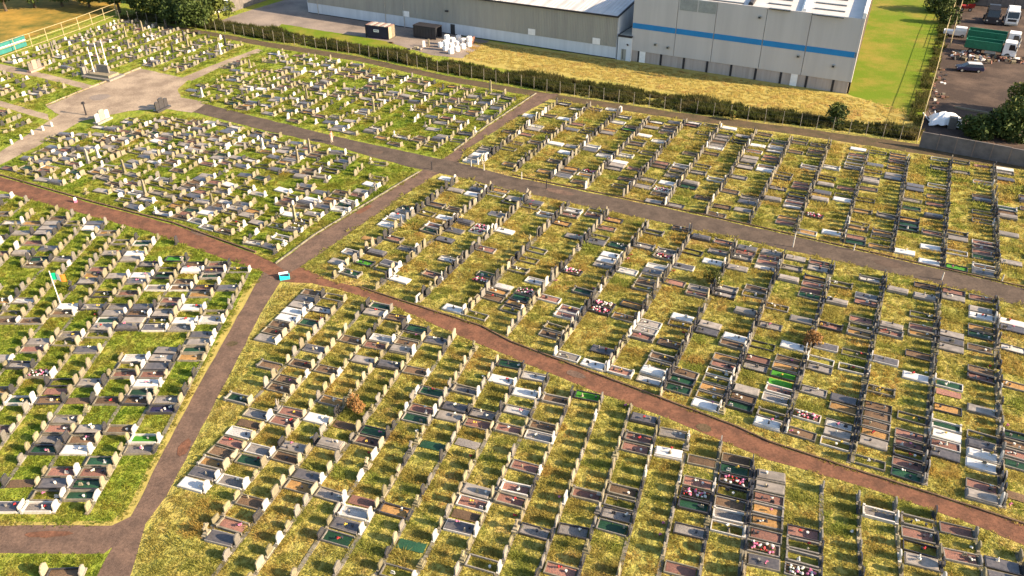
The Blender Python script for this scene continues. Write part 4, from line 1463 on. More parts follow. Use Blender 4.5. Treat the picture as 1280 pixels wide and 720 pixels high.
for i in range(4):
    p, q = d * (i / 4) + nn * .2, d * ((i + 1) / 4) + nn * .2 - d.normalized() * .06
    e = nn * .06
    m = MB()
    for lo, hi, mt in ((0.3, 1.3, 0), (1.36, 1.55, 1), (1.6, 2.4, 0)):
        m.add([(p.x, p.y, lo), (q.x, q.y, lo), (q.x, q.y, hi), (p.x, p.y, hi), (p.x + e.x, p.y + e.y, lo), (q.x + e.x, q.y + e.y, lo), (q.x + e.x, q.y + e.y, hi), (p.x + e.x, p.y + e.y, hi)],
              [(0, 1, 2, 3), (7, 6, 5, 4), (3, 2, 6, 7), (0, 3, 7, 4), (1, 5, 6, 2)], mt)
    m.build('sheet_panel', ['teal_sheet', 'band_white'], ts)
mp = at(147, 19)
mt_ = thing('pole', 'thin yellow mast with a crossbar at the railing end', 'mast', (mp.x, mp.y, 0))
MB().tube((0, 0, 0), (0, 0, 5.2), .09, .06).build('mast', 'steel_yellow', mt_)
MB().tube((-1.2, 0, 2.8), (1.6, .4, 3.3), .06).build('crossbar', 'steel_yellow', mt_)

# three tall poles on a stone memorial
mo = at(129, 96)
mm = thing('memorial', 'stone memorial platform under three flagless poles', 'memorial', (mo.x, mo.y, 0), R(-21))
MB().box(-3.2, -1.8, 0, 3.2, 1.8, .3, inset=.03).build('step', 'stone_grey', mm)
MB().box(-2.4, -1.1, .3, 2.4, 1.3, .7, inset=.03).build('platform', 'stone_cream', mm)
MB().box(-1.3, 0.2, .7, 1.3, .5, 2.0, inset=.02).build('tablet', 'stone_grey', mm)
MB().box(-3.9, -0.9, .0, -3.3, .1, 1.5, inset=.02).build('side_tablet', 'stone_grey', mm)
for i, (px, py) in enumerate(((119, 95), (127, 89), (135, 86))):
    g = at(px, py)
    t = thing('flagpole', f"{('nearest', 'middle', 'farthest')[i].replace('nearest', 'lowest standing').replace('farthest', 'uppermost standing')} of three bare white poles at the memorial", 'flagpole', (g.x, g.y, 0), 0, 'bare poles at the memorial')
    MB().tube((0, 0, 0), (0, 0, 5.0), .10, .055, 8).build('pole', 'paint_white', t)
    MB().box(-.3, -.3, 0, .3, .3, .35, inset=.03).build('foot', 'stone_grey', t)

# tricolour on its pole
fp = at(79, 389)
ft = thing('flag', 'green, white and orange flag flying from a white pole among graves', 'flag', (fp.x, fp.y, 0))
MB().tube((0, 0, 0), (0, 0, 4.6), .05, .035, 8).build('pole', 'paint_white', ft)
FS = .8
for i, c in enumerate(('flag_green', 'flag_white', 'flag_orange')):
    m = MB()
    nx, nz = 5, 4
    v = []
    for j in range(nz + 1):
        for q in range(nx + 1):
            u = (i + q / nx) * 0.56 * FS
            v.append((0.05 + u * 0.95, .10 * math.sin(u * 5.0) * min(1, u * 2), 4.35 - j / nz * 0.95 * FS - u * 0.10 + .04 * math.sin(u * 4)))
    f = [(j * (nx + 1) + q, j * (nx + 1) + q + 1, (j + 1) * (nx + 1) + q + 1, (j + 1) * (nx + 1) + q) for j in range(nz) for q in range(nx)]
    m.add(v, f)
    m.build('cloth_band', c, ft, smooth=True)

# turquoise grit bin on the junction
gp = at(356, 348)
gb_ = thing('grit_bin', 'turquoise bin with a raised white lid at the path junction', 'bin', (gp.x, gp.y, 0), R(18))
gb_.scale = (.82, .9, .75)
m = MB()
m.prism([(-.36, .0), (.36, 0), (.36, .5), (-.36, .34)], -.62, .62)
m.build('body', 'paint_turquoise', gb_, bevel=.02)
MB().add([(-.52, .02, .432), (.55, -.2, .385), (.55, .3, .493), (-.52, .3, .493)], [(0, 1, 2, 3)]).build('inside_shade', 'paint_navy', gb_)  # flat sheet, the shade inside the bin put into its navy
m = MB()
m.box(-.66, .36, .50, .5, .42, .78, bottom=True)
m.build('lid', 'paint_white', gb_)

# small posts along the road
for i, (px, py, h) in enumerate(((991, 309, 1.9), (861, 290, 1.1), (652, 224, 1.0), (605, 213, 0.9), (1067, 313, 0.8), (1177, 350, 0.9), (540, 212, 1.1), (1252, 352, 0.8), (683, 236, 1.2), (589, 208, .9))):
    g = at(px, py)
    nm = ("tall pale marker post beside the grey road by a kerbed grave", "pale post at the downhill edge of the grey road", "short white post under the crossing side of the road", "short white post close to the crossing of road and lanes",
          "short pale post above the grey road near white slabs", "leaning pale post at the downhill road edge", "dark bollard at the mouth of the middle lane", "low pale post near the far end of the grey road", "dark post below the grey road by grass plots", "pale post nearest the crossing on the uphill side")[i]
    t = thing('marker_post', nm, 'post', (g.x, g.y, 0), 0)
    dark = i in (6, 8)
    MB().tube((0, 0, 0), (0, 0, h), .07, .06, 8).build('shaft', 'trim_dark' if dark else 'stone_white', t)
    MB().tube((0, 0, h), (0, 0, h + .06), .085, .05, 8).build('cap', 'trim_dark' if dark else 'stone_cream', t)
for i, (px, py) in enumerate(((65, 158), (54, 163), (41, 168), (27, 174), (15, 180))):
    g = at(px, py)
    t = thing('marker_post', f"squat white bollard, {ordinal(i + 1)} below the car park along the pale road", 'post', (g.x, g.y, 0), 0, 'squat white bollards along the pale road')
    MB().tube((0, 0, 0), (0, 0, .6), .2, .18, 8).build('shaft', 'stone_white', t)
    MB().tube((0, 0, .6), (0, 0, .72), .18, .08, 8).build('cap', 'stone_white', t)
for px, py, m1, m2, lab in ((129, 152, 'stone_grey', 'stone_white', 'large grey and white family memorial at the car park edge'), (203, 137, 'stone_black', 'stone_black', 'large black family memorial at the car park edge'),
                            (45, 88, 'stone_rose', 'stone_grey', 'large rose granite memorial at the end of the pale path')):
    g = at(px, py)
    t = thing('family_memorial', lab, 'memorial', (g.x, g.y, 0), R(-20))
    MB().box(-.5, -1.5, 0, .5, 1.5, .3, inset=.02).build('base', m1, t)
    for y, w, h in ((-.95, .8, 1.25), (0, 1.0, 1.6), (.95, .8, 1.25)):
        MB().prism([(q[0] + y, q[1] + .3) for q in profile('arched', w, h)], -.09, .09).build('tablet', m2 if y else m1, t)
lp = at(108, 144)
t = thing('marker_post', 'black post at the lower corner of the car park', 'post', (lp.x, lp.y, 0))
MB().tube((0, 0, 0), (0, 0, 1.8), .12, .1, 8).build('shaft', 'trim_dark', t)
MB().box(-.2, -.2, 1.8, .2, .2, 2.1, inset=.04).build('cap', 'trim_dark', t)


# ------------------------------------------------------------------ yard things behind the fence
def placed(name, label, cat, a, b):
    A, B_ = at(*a), at(*b)
    rz, L = ground_rz(A, B_)
    c = (A + B_) / 2
    return thing(name, label, cat, (c.x, c.y, 0), rz), L


t, L = placed('storage_container', 'navy storage container with white plate and pale end in the yard', 'container', (458, 46.5), (486, 50))
W_, H_ = 2.5, 2.5
m = MB()
for i in range(18):        # corrugated long side
    x = -L / 2 + .12 + (L - .24) * i / 18
    q = (L - .24) / 18
    m.add([(x, 0, .15), (x + q * .4, 0, .15), (x + q * .5, .05, .15), (x + q * .9, .05, .15), (x + q, 0, .15), (x, 0, H_ - .1), (x + q * .4, 0, H_ - .1), (x + q * .5, .05, H_ - .1), (x + q * .9, .05, H_ - .1), (x + q, 0, H_ - .1)],
          [(0, 1, 6, 5), (1, 2, 7, 6), (2, 3, 8, 7), (3, 4, 9, 8)])
m.build('side_wall', 'paint_navy', t)
MB().box(-L / 2, .06, .12, L / 2 - .02, W_, H_ - .1).build('body', 'paint_navy', t)
for i in range(7):
    x = -L / 2 + L * i / 7
    MB().box(x + .02, -.02, H_ - .1, x + L / 7 - .02, W_, H_ + (.02 if i % 2 else -.03)).build('roof_panel', 'steel_pale' if i % 2 else 'stone_rose', t)
for y0, y1 in ((.03, W_ / 2 - .02), (W_ / 2 + .02, W_ - .03)):
    d_ = MB().box(L / 2 - .018, y0, .15, L / 2 + .05, y1, H_ - .12).build('door', 'stone_cream', t)  # sunlit end: the light on it is put into the cream colour
    MB().tube((L / 2 + .08, (y0 + y1) / 2, .3), (L / 2 + .08, (y0 + y1) / 2, H_ - .3), .03, n=5).build('lock_bar', 'steel_pale', d_)
pt = MB().box(-.75, -.05, 1.25, .45, -.012, 1.75, bottom=True).build('plate', 'paint_white', t)
for q in range(4):
    MB().box(-.6 + q * .25, -.065, 1.42, -.45 + q * .25, -.052, 1.6, bottom=True).build('plate_mark', 'paint_navy', pt)
for sx in (-1, 1):
    for sy in (0, 1):
        MB().box(sx * L / 2 - .08, sy * W_ - .06, 0, sx * L / 2 + .06, sy * W_ + .06, H_ + .04).build('corner_post', 'paint_blackish', t)

t, L = placed('skip_container', 'black open-ended container against the grey warehouse', 'container', (517, 46.5), (545, 50.5))
MB().box(-L / 2, 0, .1, L / 2 - .9, 2.4, 2.3).build('body', 'paint_blackish', t)
MB().box(-L / 2 - .04, -.05, 2.3, L / 2 + .05, 2.45, 2.42, bottom=True).build('roof', 'trim_dark', t)
MB().box(L / 2 - .9, 0, .1, L / 2, .08, 2.3).build('side_wall', 'paint_blackish', t)
MB().box(L / 2 - .9, 2.3, .1, L / 2, 2.4, 2.3).build('side_wall', 'paint_blackish', t)
for i in range(8):
    x = -L / 2 + .3 + i * (L - .6) / 7
    MB().box(x - .05, -.05, .1, x + .05, -.004, 2.3).build('rib', 'trim_dark', t)

# bulk bags
bi = 0
for r_, (x0, y0, nb_) in enumerate(((551, 59, 4), (557, 63, 4), (564, 67, 4))):
    for c_ in range(nb_):
        for lv in range(2 if (r_ + c_) % 4 == 1 else 1):
            g = at(x0 + c_ * 7.4 + lv * .5, y0 - c_ * 3.0)
            z = lv * 0.95
            m = MB()
            rr = random.Random(bi)
            v = []
            s8 = 8
            for z_, k_ in ((0, .44), (.15, .52), (.6, .53), (.85, .47), (.95, .3)):
                for q in range(s8):
                    a_ = 2 * math.pi * (q + .5) / s8
                    sq = 1 / max(abs(math.cos(a_)), abs(math.sin(a_)))
                    kk = k_ * min(sq, 1.2) * rr.uniform(.95, 1.05)
                    v.append((kk * math.cos(a_), kk * math.sin(a_), z_))
            f = [(k * s8 + i, k * s8 + (i + 1) % s8, (k + 1) * s8 + (i + 1) % s8, (k + 1) * s8 + i) for k in range(4) for i in range(s8)]
            f.append(tuple(4 * s8 + i for i in range(s8)))
            m.add(v, f)
            tb = thing('bulk_bag', f"{'upper' if lv else 'bottom'} white bulk bag, {ordinal(c_ + 1)} from the meadow in the {('fence-side', 'middle', 'shed-side')[r_] if False else ('shed-side', 'middle', 'fence-side')[r_]} line of bags", 'bulk bag', (g.x, g.y, z), R(-28 + rr.uniform(-6, 6)), 'white bulk bags stacked in the yard')
            m.build('sack', 'bulk_bag', tb)
            for sx in (-1, 1):
                for sy in (-1, 1):
                    MB().tube((sx * .34, sy * .34, .86), (sx * .25, sy * .25, 1.03), .03, n=4).build('lifting_loop', 'flag_white', tb)
            bi += 1
g = at(585, 54)
t = thing('pallet_stack', 'leaning orange pallets beside the white bulk bags', 'pallets', (g.x, g.y, 0), R(-30))
for i in range(5):
    MB().box(-.6 + i * .03, -.5, i * .16, .6 + i * .03, .5, i * .16 + .12, bottom=True).build('pallet', 'bark_orange', t)
MB().add([(.8, -.6, 0), (.95, .6, 0), (1.2, .55, 1.4), (1.05, -.6, 1.4), (.9, -.6, 0), (1.05, .6, 0), (1.3, .55, 1.4), (1.15, -.6, 1.4)], [(0, 1, 2, 3), (7, 6, 5, 4), (3, 2, 6, 7), (0, 3, 7, 4), (1, 5, 6, 2)]).build('leaning_board', 'chips_red', t)
for i, (px, py, w, d, h, mt) in enumerate(((530, 59, .5, .4, 1.2, 'paint_white'), (536, 58, .35, .35, 1.4, 'stone_cream'), (520, 61, .9, .6, .4, 'stone_cream'), (512, 62, .7, .5, .3, 'concrete_kerb'), (525, 62.5, .6, .6, .35, 'stone_grey'), (489, 54, .9, .3, .25, 'earth_brown'))):
    g = at(px, py)
    t = thing('dumped_slab', ('upright white slab left in the yard near the bags', 'thin upright cream slab next to the white one', 'flat cream block lying in the yard', 'low concrete block at the yard edge', 'grey block behind the hedge fence', 'brown timber lying by the navy container')[i], 'block', (g.x, g.y, 0), R(rng.uniform(-40, 10)))
    MB().box(-w / 2, -d / 2, 0, w / 2, d / 2, h, inset=.03).build('block', mt, t)
    MB().box(-w / 2 - .1, -d / 2 - .1, -.02, w / 2 + .1, d / 2 + .1, .06).build('bearer', 'earth_brown', t)


# ---- vehicles (x forward)
def wheel(parent, x, y, r=.5, w=.3):
    t_ = MB().tube((x, y - w / 2, r), (x, y + w / 2, r), r, n=12).build('wheel', 'rubber', parent)
    s = 1 if y > 0 else -1
    MB().tube((x, y + s * w / 2 - s * .02, r), (x, y + s * (w / 2 + .03), r), r * .55, n=10).build('rim', 'steel_pale', t_)


def lorry_cab(root, x, body, tall=2.9, sleeper=False):
    """cab whose front is at x"""
    d = 2.2
    m = MB()
    m.add([(x - d, -1.2, .55), (x, -1.2, .55), (x, 1.2, .55), (x - d, 1.2, .55), (x - d, -1.2, tall), (x - .35, -1.15, tall), (x - .35, 1.15, tall), (x - d, 1.2, tall), (x + .02, -1.2, 1.55), (x + .02, 1.2, 1.55)],
          [(4, 5, 6, 7), (0, 8, 5, 4), (0, 1, 8), (2, 3, 7, 6), (2, 6, 9), (1, 2, 9, 8), (8, 9, 6, 5), (3, 0, 4, 7)])
    m.build('cab', body, root)
    MB().add([(x + .005, -1.05, 1.62), (x + .005, 1.05, 1.62), (x - .28, 1.02, tall - .2), (x - .28, -1.02, tall - .2)], [(0, 1, 2, 3)]).build('windscreen', 'glass_dark', root)
    for s in (-1, 1):
        MB().add([(x - 1.3, s * 1.215, 1.6), (x - .25, s * 1.215, 1.6), (x - .5, s * 1.195, tall - .3), (x - 1.3, s * 1.21, tall - .3)], [(0, 1, 2, 3)]).build('side_window', 'glass_dark', root)
        MB().box(x - .25, s * 1.35 - .1, 1.6, x - .1, s * 1.35 + .1, 2.3, bottom=True).build('mirror', 'trim_dark', root)
        MB().box(x - .02, s * .95 - .16, .75, x + .06, s * .95 + .16, .95, bottom=True).build('headlight', 'lens_pale', root)
    MB().box(x - .06, -1.2, .3, x + .08, 1.2, .6, bottom=True).build('bumper', 'trim_dark' if body != 'paint_white' else 'steel_pale', root)
    MB().box(x + .005, -.8, .98, x + .05, .8, 1.45, bottom=True).build('grille', 'trim_dark', root)
    if sleeper:
        m = MB()
        m.add([(x - d, -1.1, tall), (x - .7, -1.05, tall), (x - .7, 1.05, tall), (x - d, 1.1, tall), (x - d, -1.05, tall + .75), (x - 1.3, -1, tall + .7), (x - 1.3, 1, tall + .7), (x - d, 1.05, tall + .75)],
              [(4, 5, 6, 7), (0, 1, 5, 4), (1, 2, 6, 5), (2, 3, 7, 6), (3, 0, 4, 7)])
        m.build('air_deflector', body, root)


def tipper(label, a, b):
    t, L = placed('tipper_lorry', label, 'lorry', a, b)
    t['group'] = 'lorries parked in the yard'
    hx = L / 2
    lorry_cab(t, hx, 'paint_white')
    MB().box(-hx + .3, -.45, .75, hx - 1.5, .45, 1.0, bottom=True).build('chassis', 'trim_dark', t)
    x0, x1 = -hx, hx - 2.5
    for s in (-1, 1):
        MB().box(x0, s * 1.22 - .05, 1.1, x1, s * 1.22 + .05, 2.45, bottom=True).build('side_board', 'paint_green', t)
        MB().box(x0, s * 1.22 - .08, 2.45, x1, s * 1.22 + .08, 2.56, bottom=True).build('top_rail', 'paint_green', t)
        for i in range(6):
            x = x0 + .3 + (x1 - x0 - .6) * i / 5
            MB().box(x - .05, s * 1.30 - .03, 1.1, x + .05, s * 1.30 + .03, 2.44, bottom=True).build('stake', 'paint_green', t)
    MB().box(x0, -1.17, 1.0, x1, 1.17, 1.12, bottom=True).build('floor', 'paint_brown', t)
    MB().box(x1 - .08, -1.17, 1.12, x1, 1.17, 2.7).build('headboard', 'paint_green', t)
    MB().box(x0, -1.17, 1.12, x0 + .08, 1.17, 2.4).build('tailgate', 'paint_green', t)
    m = MB()
    for i in range(5):
        m.blob((x0 + (x1 - x0) * (i + .5) / 5, rng.uniform(-.2, .2), 1.2), 1.0, 0, (1.0, .95, .5), .12)
    m.build('load', 'paint_brown', t)
    for x in (-hx + 1.2, -hx + 2.5, hx - 1.3):
        for s in (-1, 1):
            wheel(t, x, s * 1.05)
    MB().box(-hx + 3.5, -1.15, .5, hx - 3.2, -.7, 1.0, bottom=True).build('fuel_tank', 'steel_pale', t)
    return t


tipper('green bodied tipper lorry with white cab, nearer the dark car', (1204, 64), (1268, 73))
tipper('green bodied tipper lorry with white cab, on the shed side of its twin', (1207, 52), (1273, 61))


def tractor(label, c, body):
    g = at(*c)
    t = thing('tractor_unit', label, 'lorry', (g.x, g.y, 0), R(-90 - 22), 'lorries parked in the yard')
    lorry_cab(t, 2.9, body, 3.0, True)
    MB().box(-2.9, -.45, .7, .75, .45, 1.0, bottom=True).build('chassis', 'trim_dark', t)
    MB().box(-2.2, -.6, 1.0, -1.0, .6, 1.15).build('coupling', 'steel_dark', t)
    MB().box(-.3, -1.15, .5, .6, 1.15, 1.6).build('rear_cabinet', 'trim_dark', t)
    for x in (1.7, -1.9):
        for s in (-1, 1):
            wheel(t, x, s * 1.05)
    return t


tractor('black lorry tractor parked facing out beside a white one', (1237, 27), 'paint_blackish')
tractor('white lorry tractor with dark screen parked by the shed', (1261, 29), 'paint_white')
g = at(1199, 46)
t = thing('parked_van', 'small white pickup half hidden behind the green tipper bodies', 'van', (g.x, g.y, 0), R(-28))
m = MB()
m.prism([(-.85, .4), (.85, .4), (.85, 1.3), (.7, 1.9), (-.7, 1.9), (-.85, 1.3)], -1.0, 1.0)
m.build('cab', 'paint_white', t)
MB().box(-3, -.85, .5, -1.02, .85, 1.1).build('load_bed', 'paint_white', t)
MB().add([(1.01, -.7, 1.3), (1.01, .7, 1.3), (1.01, .62, 1.8), (1.01, -.62, 1.8)], [(0, 1, 2, 3)]).build('windscreen', 'glass_dark', t)
for x in (.5, -2.3):
    for s in (-1, 1):
        wheel(t, x, s * .75, .34, .22)

g = at(1211, 89)
car = thing('parked_car', 'dark blue estate car with pale roof rails in the yard', 'car', (g.x, g.y, 0), R(180 - 14))
pr = [(2.15, .35), (2.2, .62), (2.05, .82), (1.25, .95), (-2.1, .98), (-2.2, .7), (-2.15, .35)]
m = MB()
n = len(pr)
for y, k in ((-.86, 0), (.86, 1)):
    m.v += [(x, y, z) for x, z in pr]
m.f += [tuple(range(n)), tuple(range(n, 2 * n))[::-1]] + [(i, n + i, n + (i + 1) % n, (i + 1) % n) for i in range(n)]
m.m += [0] * (n + 2)
m.build('body', 'paint_navy', car, bevel=.04)
m = MB()
lo, hi = [(1.25, .95), (-2.08, .97)], [(.45, 1.42), (-1.75, 1.45)]
m.add([(1.25, -.8, .95), (1.25, .8, .95), (-2.08, .8, .97), (-2.08, -.8, .97), (.45, -.64, 1.42), (.45, .64, 1.42), (-1.75, .64, 1.45), (-1.75, -.64, 1.45)],
      [(0, 1, 5, 4), (1, 2, 6, 5), (2, 3, 7, 6), (3, 0, 4, 7)])
m.build('glasshouse', 'glass_dark', car)
MB().box(-1.8, -.66, 1.44, .5, .66, 1.5, inset=.05).build('roof', 'silver_and_sheen', car)  # pale reflection on the roof put into its silver colour
for s in (-1, 1):
    MB().tube((.3, s * .6, 1.55), (-1.7, s * .6, 1.56), .025, n=5).build('roof_rail', 'silver_and_sheen', car)
    MB().box(2.1, s * .62 - .15, .6, 2.21, s * .62 + .15, .74, bottom=True).build('headlight', 'lens_pale', car)
    MB().box(-2.22, s * .68 - .12, .65, -2.1, s * .68 + .12, .9, bottom=True).build('tail_light', 'paint_red', car)
    for x in (1.35, -1.3):
        wheel(car, x, s * .78, .32, .2)
g = at(1206, 13)
t = thing('red_dumper', 'small red site dumper at the top of the yard fence', 'dumper', (g.x, g.y, 0), R(-30))
MB().box(-.9, -.7, .5, .5, .7, 1.1, inset=.04).build('body', 'paint_red', t)
MB().add([(.5, -.75, .6), (1.7, -.85, .9), (1.7, .85, .9), (.5, .75, .6), (.4, -.75, 1.3), (1.8, -.9, 1.4), (1.8, .9, 1.4), (.4, .75, 1.3)], [(0, 1, 5, 4), (1, 2, 6, 5), (2, 3, 7, 6), (3, 0, 4, 7), (3, 2, 1, 0)]).build('bucket', 'paint_red', t)
for x in (-.6, 1.0):
    for s in (-1, 1):
        wheel(t, x, s * .7, .38, .25)

# rubbish strewn between the lorries and the car
m = MB()
mt = ['chips_red', 'paint_white', 'earth_brown', 'stone_cream', 'concrete_kerb', 'trim_dark']
rr = random.Random(5)
for i in range(170):
    px = rr.uniform(1190, 1290)
    py = 68 + (px - 1195) * .075 + rr.gauss(0, 2.2) + 5 * 0
    g = at(px, py + 2)
    s = rr.uniform(.12, .5)
    xf = Matrix.Translation((g.x, g.y, 0)) @ Matrix.Rotation(rr.uniform(0, 3), 4, 'Z') @ Matrix.Rotation(rr.uniform(-.4, .4), 4, 'X')
    m.box(-s, -s * rr.uniform(.3, .9), -.05, s, s * .6, rr.uniform(.1, .6), rr.choices(range(6), (3, 2, 3, 2, 2, 1))[0], xf)
for i in range(60):
    g = at(rr.uniform(1165, 1185), rr.uniform(85, 150))
    s = rr.uniform(.1, .3)
    m.box(g.x - s, g.y - s, -.02, g.x + s, g.y + s * .5, rr.uniform(.08, .3), rr.randrange(6))
tag(m.build('rubble', mt), 'heaps of rubble and rubbish strewn across the lorry yard', kind='stuff')

g = at(1181, 155)
t = thing('tarpaulin_heap', 'white tarpaulin heap behind the concrete wall', 'tarpaulin', (g.x, g.y, 0), R(-20))
m = MB()
nx, ny = 12, 8
v = []
rr = random.Random(9)
for j in range(ny + 1):
    for i in range(nx + 1):
        x, y = (i / nx - .5) * 4.6, (j / ny - .5) * 3.6
        e = max(0, 1 - (x / 2.35) ** 2) * max(0, 1 - (y / 1.85) ** 2)
        v.append((x * (1 + .06 * math.sin(j * 2.1)), y * (1 + .08 * math.sin(i * 1.7)), 1.75 * e ** .5 + rr.uniform(-.07, .1) * (e > 0)))
m.add(v, [(j * (nx + 1) + i, j * (nx + 1) + i + 1, (j + 1) * (nx + 1) + i + 1, (j + 1) * (nx + 1) + i) for j in range(ny) for i in range(nx)])
m.build('cover', 'paint_white', t)
MB().box(.2, -1.95, 0, 1.3, -1.0, 1.7, inset=.03).build('crate', 'stone_grey', t)
for i, (a, b, lab) in enumerate((((1193, 135), (1238, 143), 'long pale timber beam lying on the yard'), ((1191, 158.5), (1208, 163), 'short pale plank lying beside the tarpaulin'))):
    t, L = placed('timber_beam', lab, 'beam', a, b)
    MB().box(-L / 2, -.16, .02, L / 2, .16, .3, inset=.01).build('beam', 'stone_cream', t)
    for s in (-1, 1):
        MB().box(s * L * .35 - .1, -.3, 0, s * L * .35 + .1, .3, .02).build('bearer', 'earth_brown', t)
g = at(1163, 150)
t = thing('scrap_pile', 'dark scrap pile at the corner of yard fence and wall', 'scrap', (g.x, g.y, 0))
for i in range(9):
    x, y = rng.uniform(-1.4, 1.4), rng.uniform(-.8, .8)
    MB().tube((x, y, .1), (x + rng.uniform(-1, 1), y + rng.uniform(-1, 1), rng.uniform(.3, 1.2)), .09, n=5).build('bar', 'trim_dark' if i % 3 else 'paint_white', t)


# ------------------------------------------------------------------ people
def person(label, px, py, top, legs, hair, rz, lean=0.0):
    g = at(px, py)
    root = thing('person', label, 'person', (g.x, g.y, 0), rz)
    J = [((0, 0, .92), (.15, .11)), ((0, 0, 1.12), (.13, .10)), ((.02, 0, 1.36), (.17, .11)), ((.02, 0, 1.47), (.07, .07)), ((.04, 0, 1.56), (.065, .065)), ((.04, 0, 1.66), (.092, .085)), ((.04, 0, 1.74), (.06, .06)),
         ((0, .10, .86), (.095, .095)), ((.05, .11, .48), (.068, .068)), ((0, .12, .07), (.045, .045)), ((.14, .13, .035), (.04, .035)),
         ((0, -.10, .86), (.095, .095)), ((.02, -.11, .48), (.068, .068)), ((-.10, -.12, .08), (.045, .045)), ((.04, -.13, .035), (.04, .035)),
         ((.02, .19, 1.40), (.058, .058)), ((0, .25, 1.12), (.046, .046)), ((.10, .27, .88), (.034, .034)), ((.13, .27, .80), (.032, .03)),
         ((.02, -.19, 1.40), (.058, .058)), ((.02, -.26, 1.12), (.046, .046)), ((.13, -.24, .92), (.034, .034)), ((.17, -.235, .84), (.032, .03))]
    Ed = [(0, 1), (1, 2), (2, 3), (3, 4), (4, 5), (5, 6), (0, 7), (7, 8), (8, 9), (9, 10), (0, 11), (11, 12), (12, 13), (13, 14), (2, 15), (15, 16), (16, 17), (17, 18), (2, 19), (19, 20), (20, 21), (21, 22)]
    me = bpy.data.meshes.new('body')
    me.from_pydata([j[0] for j in J], Ed, [])
    o = link('body', me, root)
    o.modifiers.new('skin', 'SKIN')
    for i, sv in enumerate(me.skin_vertices[0].data):
        sv.radius = J[i][1]
        sv.use_root = i == 0
    o.modifiers.new('sub', 'SUBSURF').levels = 1
    dg = bpy.context.evaluated_depsgraph_get()
    me2 = bpy.data.meshes.new_from_object(o.evaluated_get(dg))
    o.modifiers.clear()
    o.data = me2
    me2.materials.clear()
    for mm_ in (top, legs, 'skin'):
        me2.materials.append(M[mm_])
    for p in me2.polygons:
        c = p.center
        p.material_index = 2 if c.z > 1.47 or (abs(c.y) > .2 and c.z < .98) else (1 if c.z < .95 else 0)
        p.use_smooth = True
    h = MB()
    h.blob((.0, 0, 1.70), .105, 0, (.95, .92, .95), .04, sub=2)
    h.blob((-.06, 0, 1.58), .075, 0, (.7, 1.0, 1.2), .05)
    h.build('hair', hair, root, smooth=True)
    f = MB()
    f.tube((.125, 0, 1.66), (.15, 0, 1.63), .018, .022, 5)
    for s in (-1, 1):
        f.blob((.117, s * .035, 1.685), .013)
        f.blob((.03, s * .092, 1.655), .024, 0, (1, .5, 1.3))
    f.tube((.112, -.03, 1.595), (.112, .03, 1.595), .011, n=4)
    f.build('face', 'skin', root)
    for sgn, bx, bz in ((1, .13, .80), (-1, .17, .84)):
        y = .27 if sgn > 0 else -.235
        hd = MB()
        for k in range(4):
            a_ = (bx + .02 + (k - 1.5) * .016, y + .004, bz - .02)
            b_ = (a_[0] + .012, y - .012, bz - .085 - (.012 if k in (1, 2) else 0))
            hd.tube(a_, b_, .010, .008, 5)
        hd.tube((bx + .035, y - .01, bz), (bx + .06, y - .03, bz - .05), .011, .008, 5)
        hd.build('fingers', 'skin', root)
    return root


person('walking person with dark hair, pink top and pale trousers on the grey road', 415, 178, 'cloth_pink', 'cloth_pale', 'hair_dark', R(-25))
g = at(95, 253)
t = thing('dropped_bag', 'small white and pink bag standing on the red path', 'bag', (g.x, g.y, 0), R(30))
t.scale = (.75, .75, .75)
m = MB()
m.add([(-.22, -.14, 0), (.22, -.14, 0), (.22, .14, 0), (-.22, .14, 0), (-.25, -.1, .45), (.25, -.1, .45), (.25, .1, .45), (-.25, .1, .45)], [(0, 1, 5, 4), (1, 2, 6, 5), (2, 3, 7, 6), (3, 0, 4, 7), (4, 5, 6, 7)])
m.build('body', 'petal_pink', t)
MB().box(-.24, -.1, .45, .24, .1, .85, inset=.06).build('upper', 'paint_white', t)
MB().tube((-.12, 0, .84), (.12, 0, 1.0), .025, n=5).build('handle', 'paint_white', t)


# ------------------------------------------------------------------ trees, bushes
def leaf_crown(name, parent, clumps, nleaf, size, mats, seed, flat=1.0):
    r2 = np.random.default_rng(seed)
    V, Fc, Mi = [], [], []
    base = 0
    for (cx, cy, cz, rad, mi) in clumps:
        k = int(nleaf * rad * rad)
        d = r2.normal(size=(k, 3))
        d /= np.linalg.norm(d, axis=1)[:, None]
        rr_ = rad * (0.55 + 0.5 * r2.random(k) ** 0.6)
        c = d * rr_[:, None] * np.array([1, 1, flat]) + np.array([cx, cy, cz])
        a = r2.normal(size=(k, 3)) + d * .3
        a /= np.linalg.norm(a, axis=1)[:, None]
        b = np.cross(a, r2.normal(size=(k, 3)))
        b /= np.linalg.norm(b, axis=1)[:, None]
        s = size * (0.6 + 0.8 * r2.random(k))[:, None]
        q = np.stack([c - a * s, c + b * s * .45, c + a * s, c - b * s * .45], 1).reshape(-1, 3)
        V.append(q)
        Fc.append(np.arange(4 * k).reshape(-1, 4) + base)
        Mi.append(np.full(k, mi))
        base += 4 * k
    V = np.concatenate(V)
    V[:, 2] = np.maximum(V[:, 2], 0.02)
    me = bpy.data.meshes.new(name)
    me.from_pydata(V.tolist(), [], np.concatenate(Fc).tolist())
    for m_ in mats:
        me.materials.append(M[m_])
    me.polygons.foreach_set("material_index", np.concatenate(Mi).astype(np.int32))
    me.update()
    return link(name, me, parent)


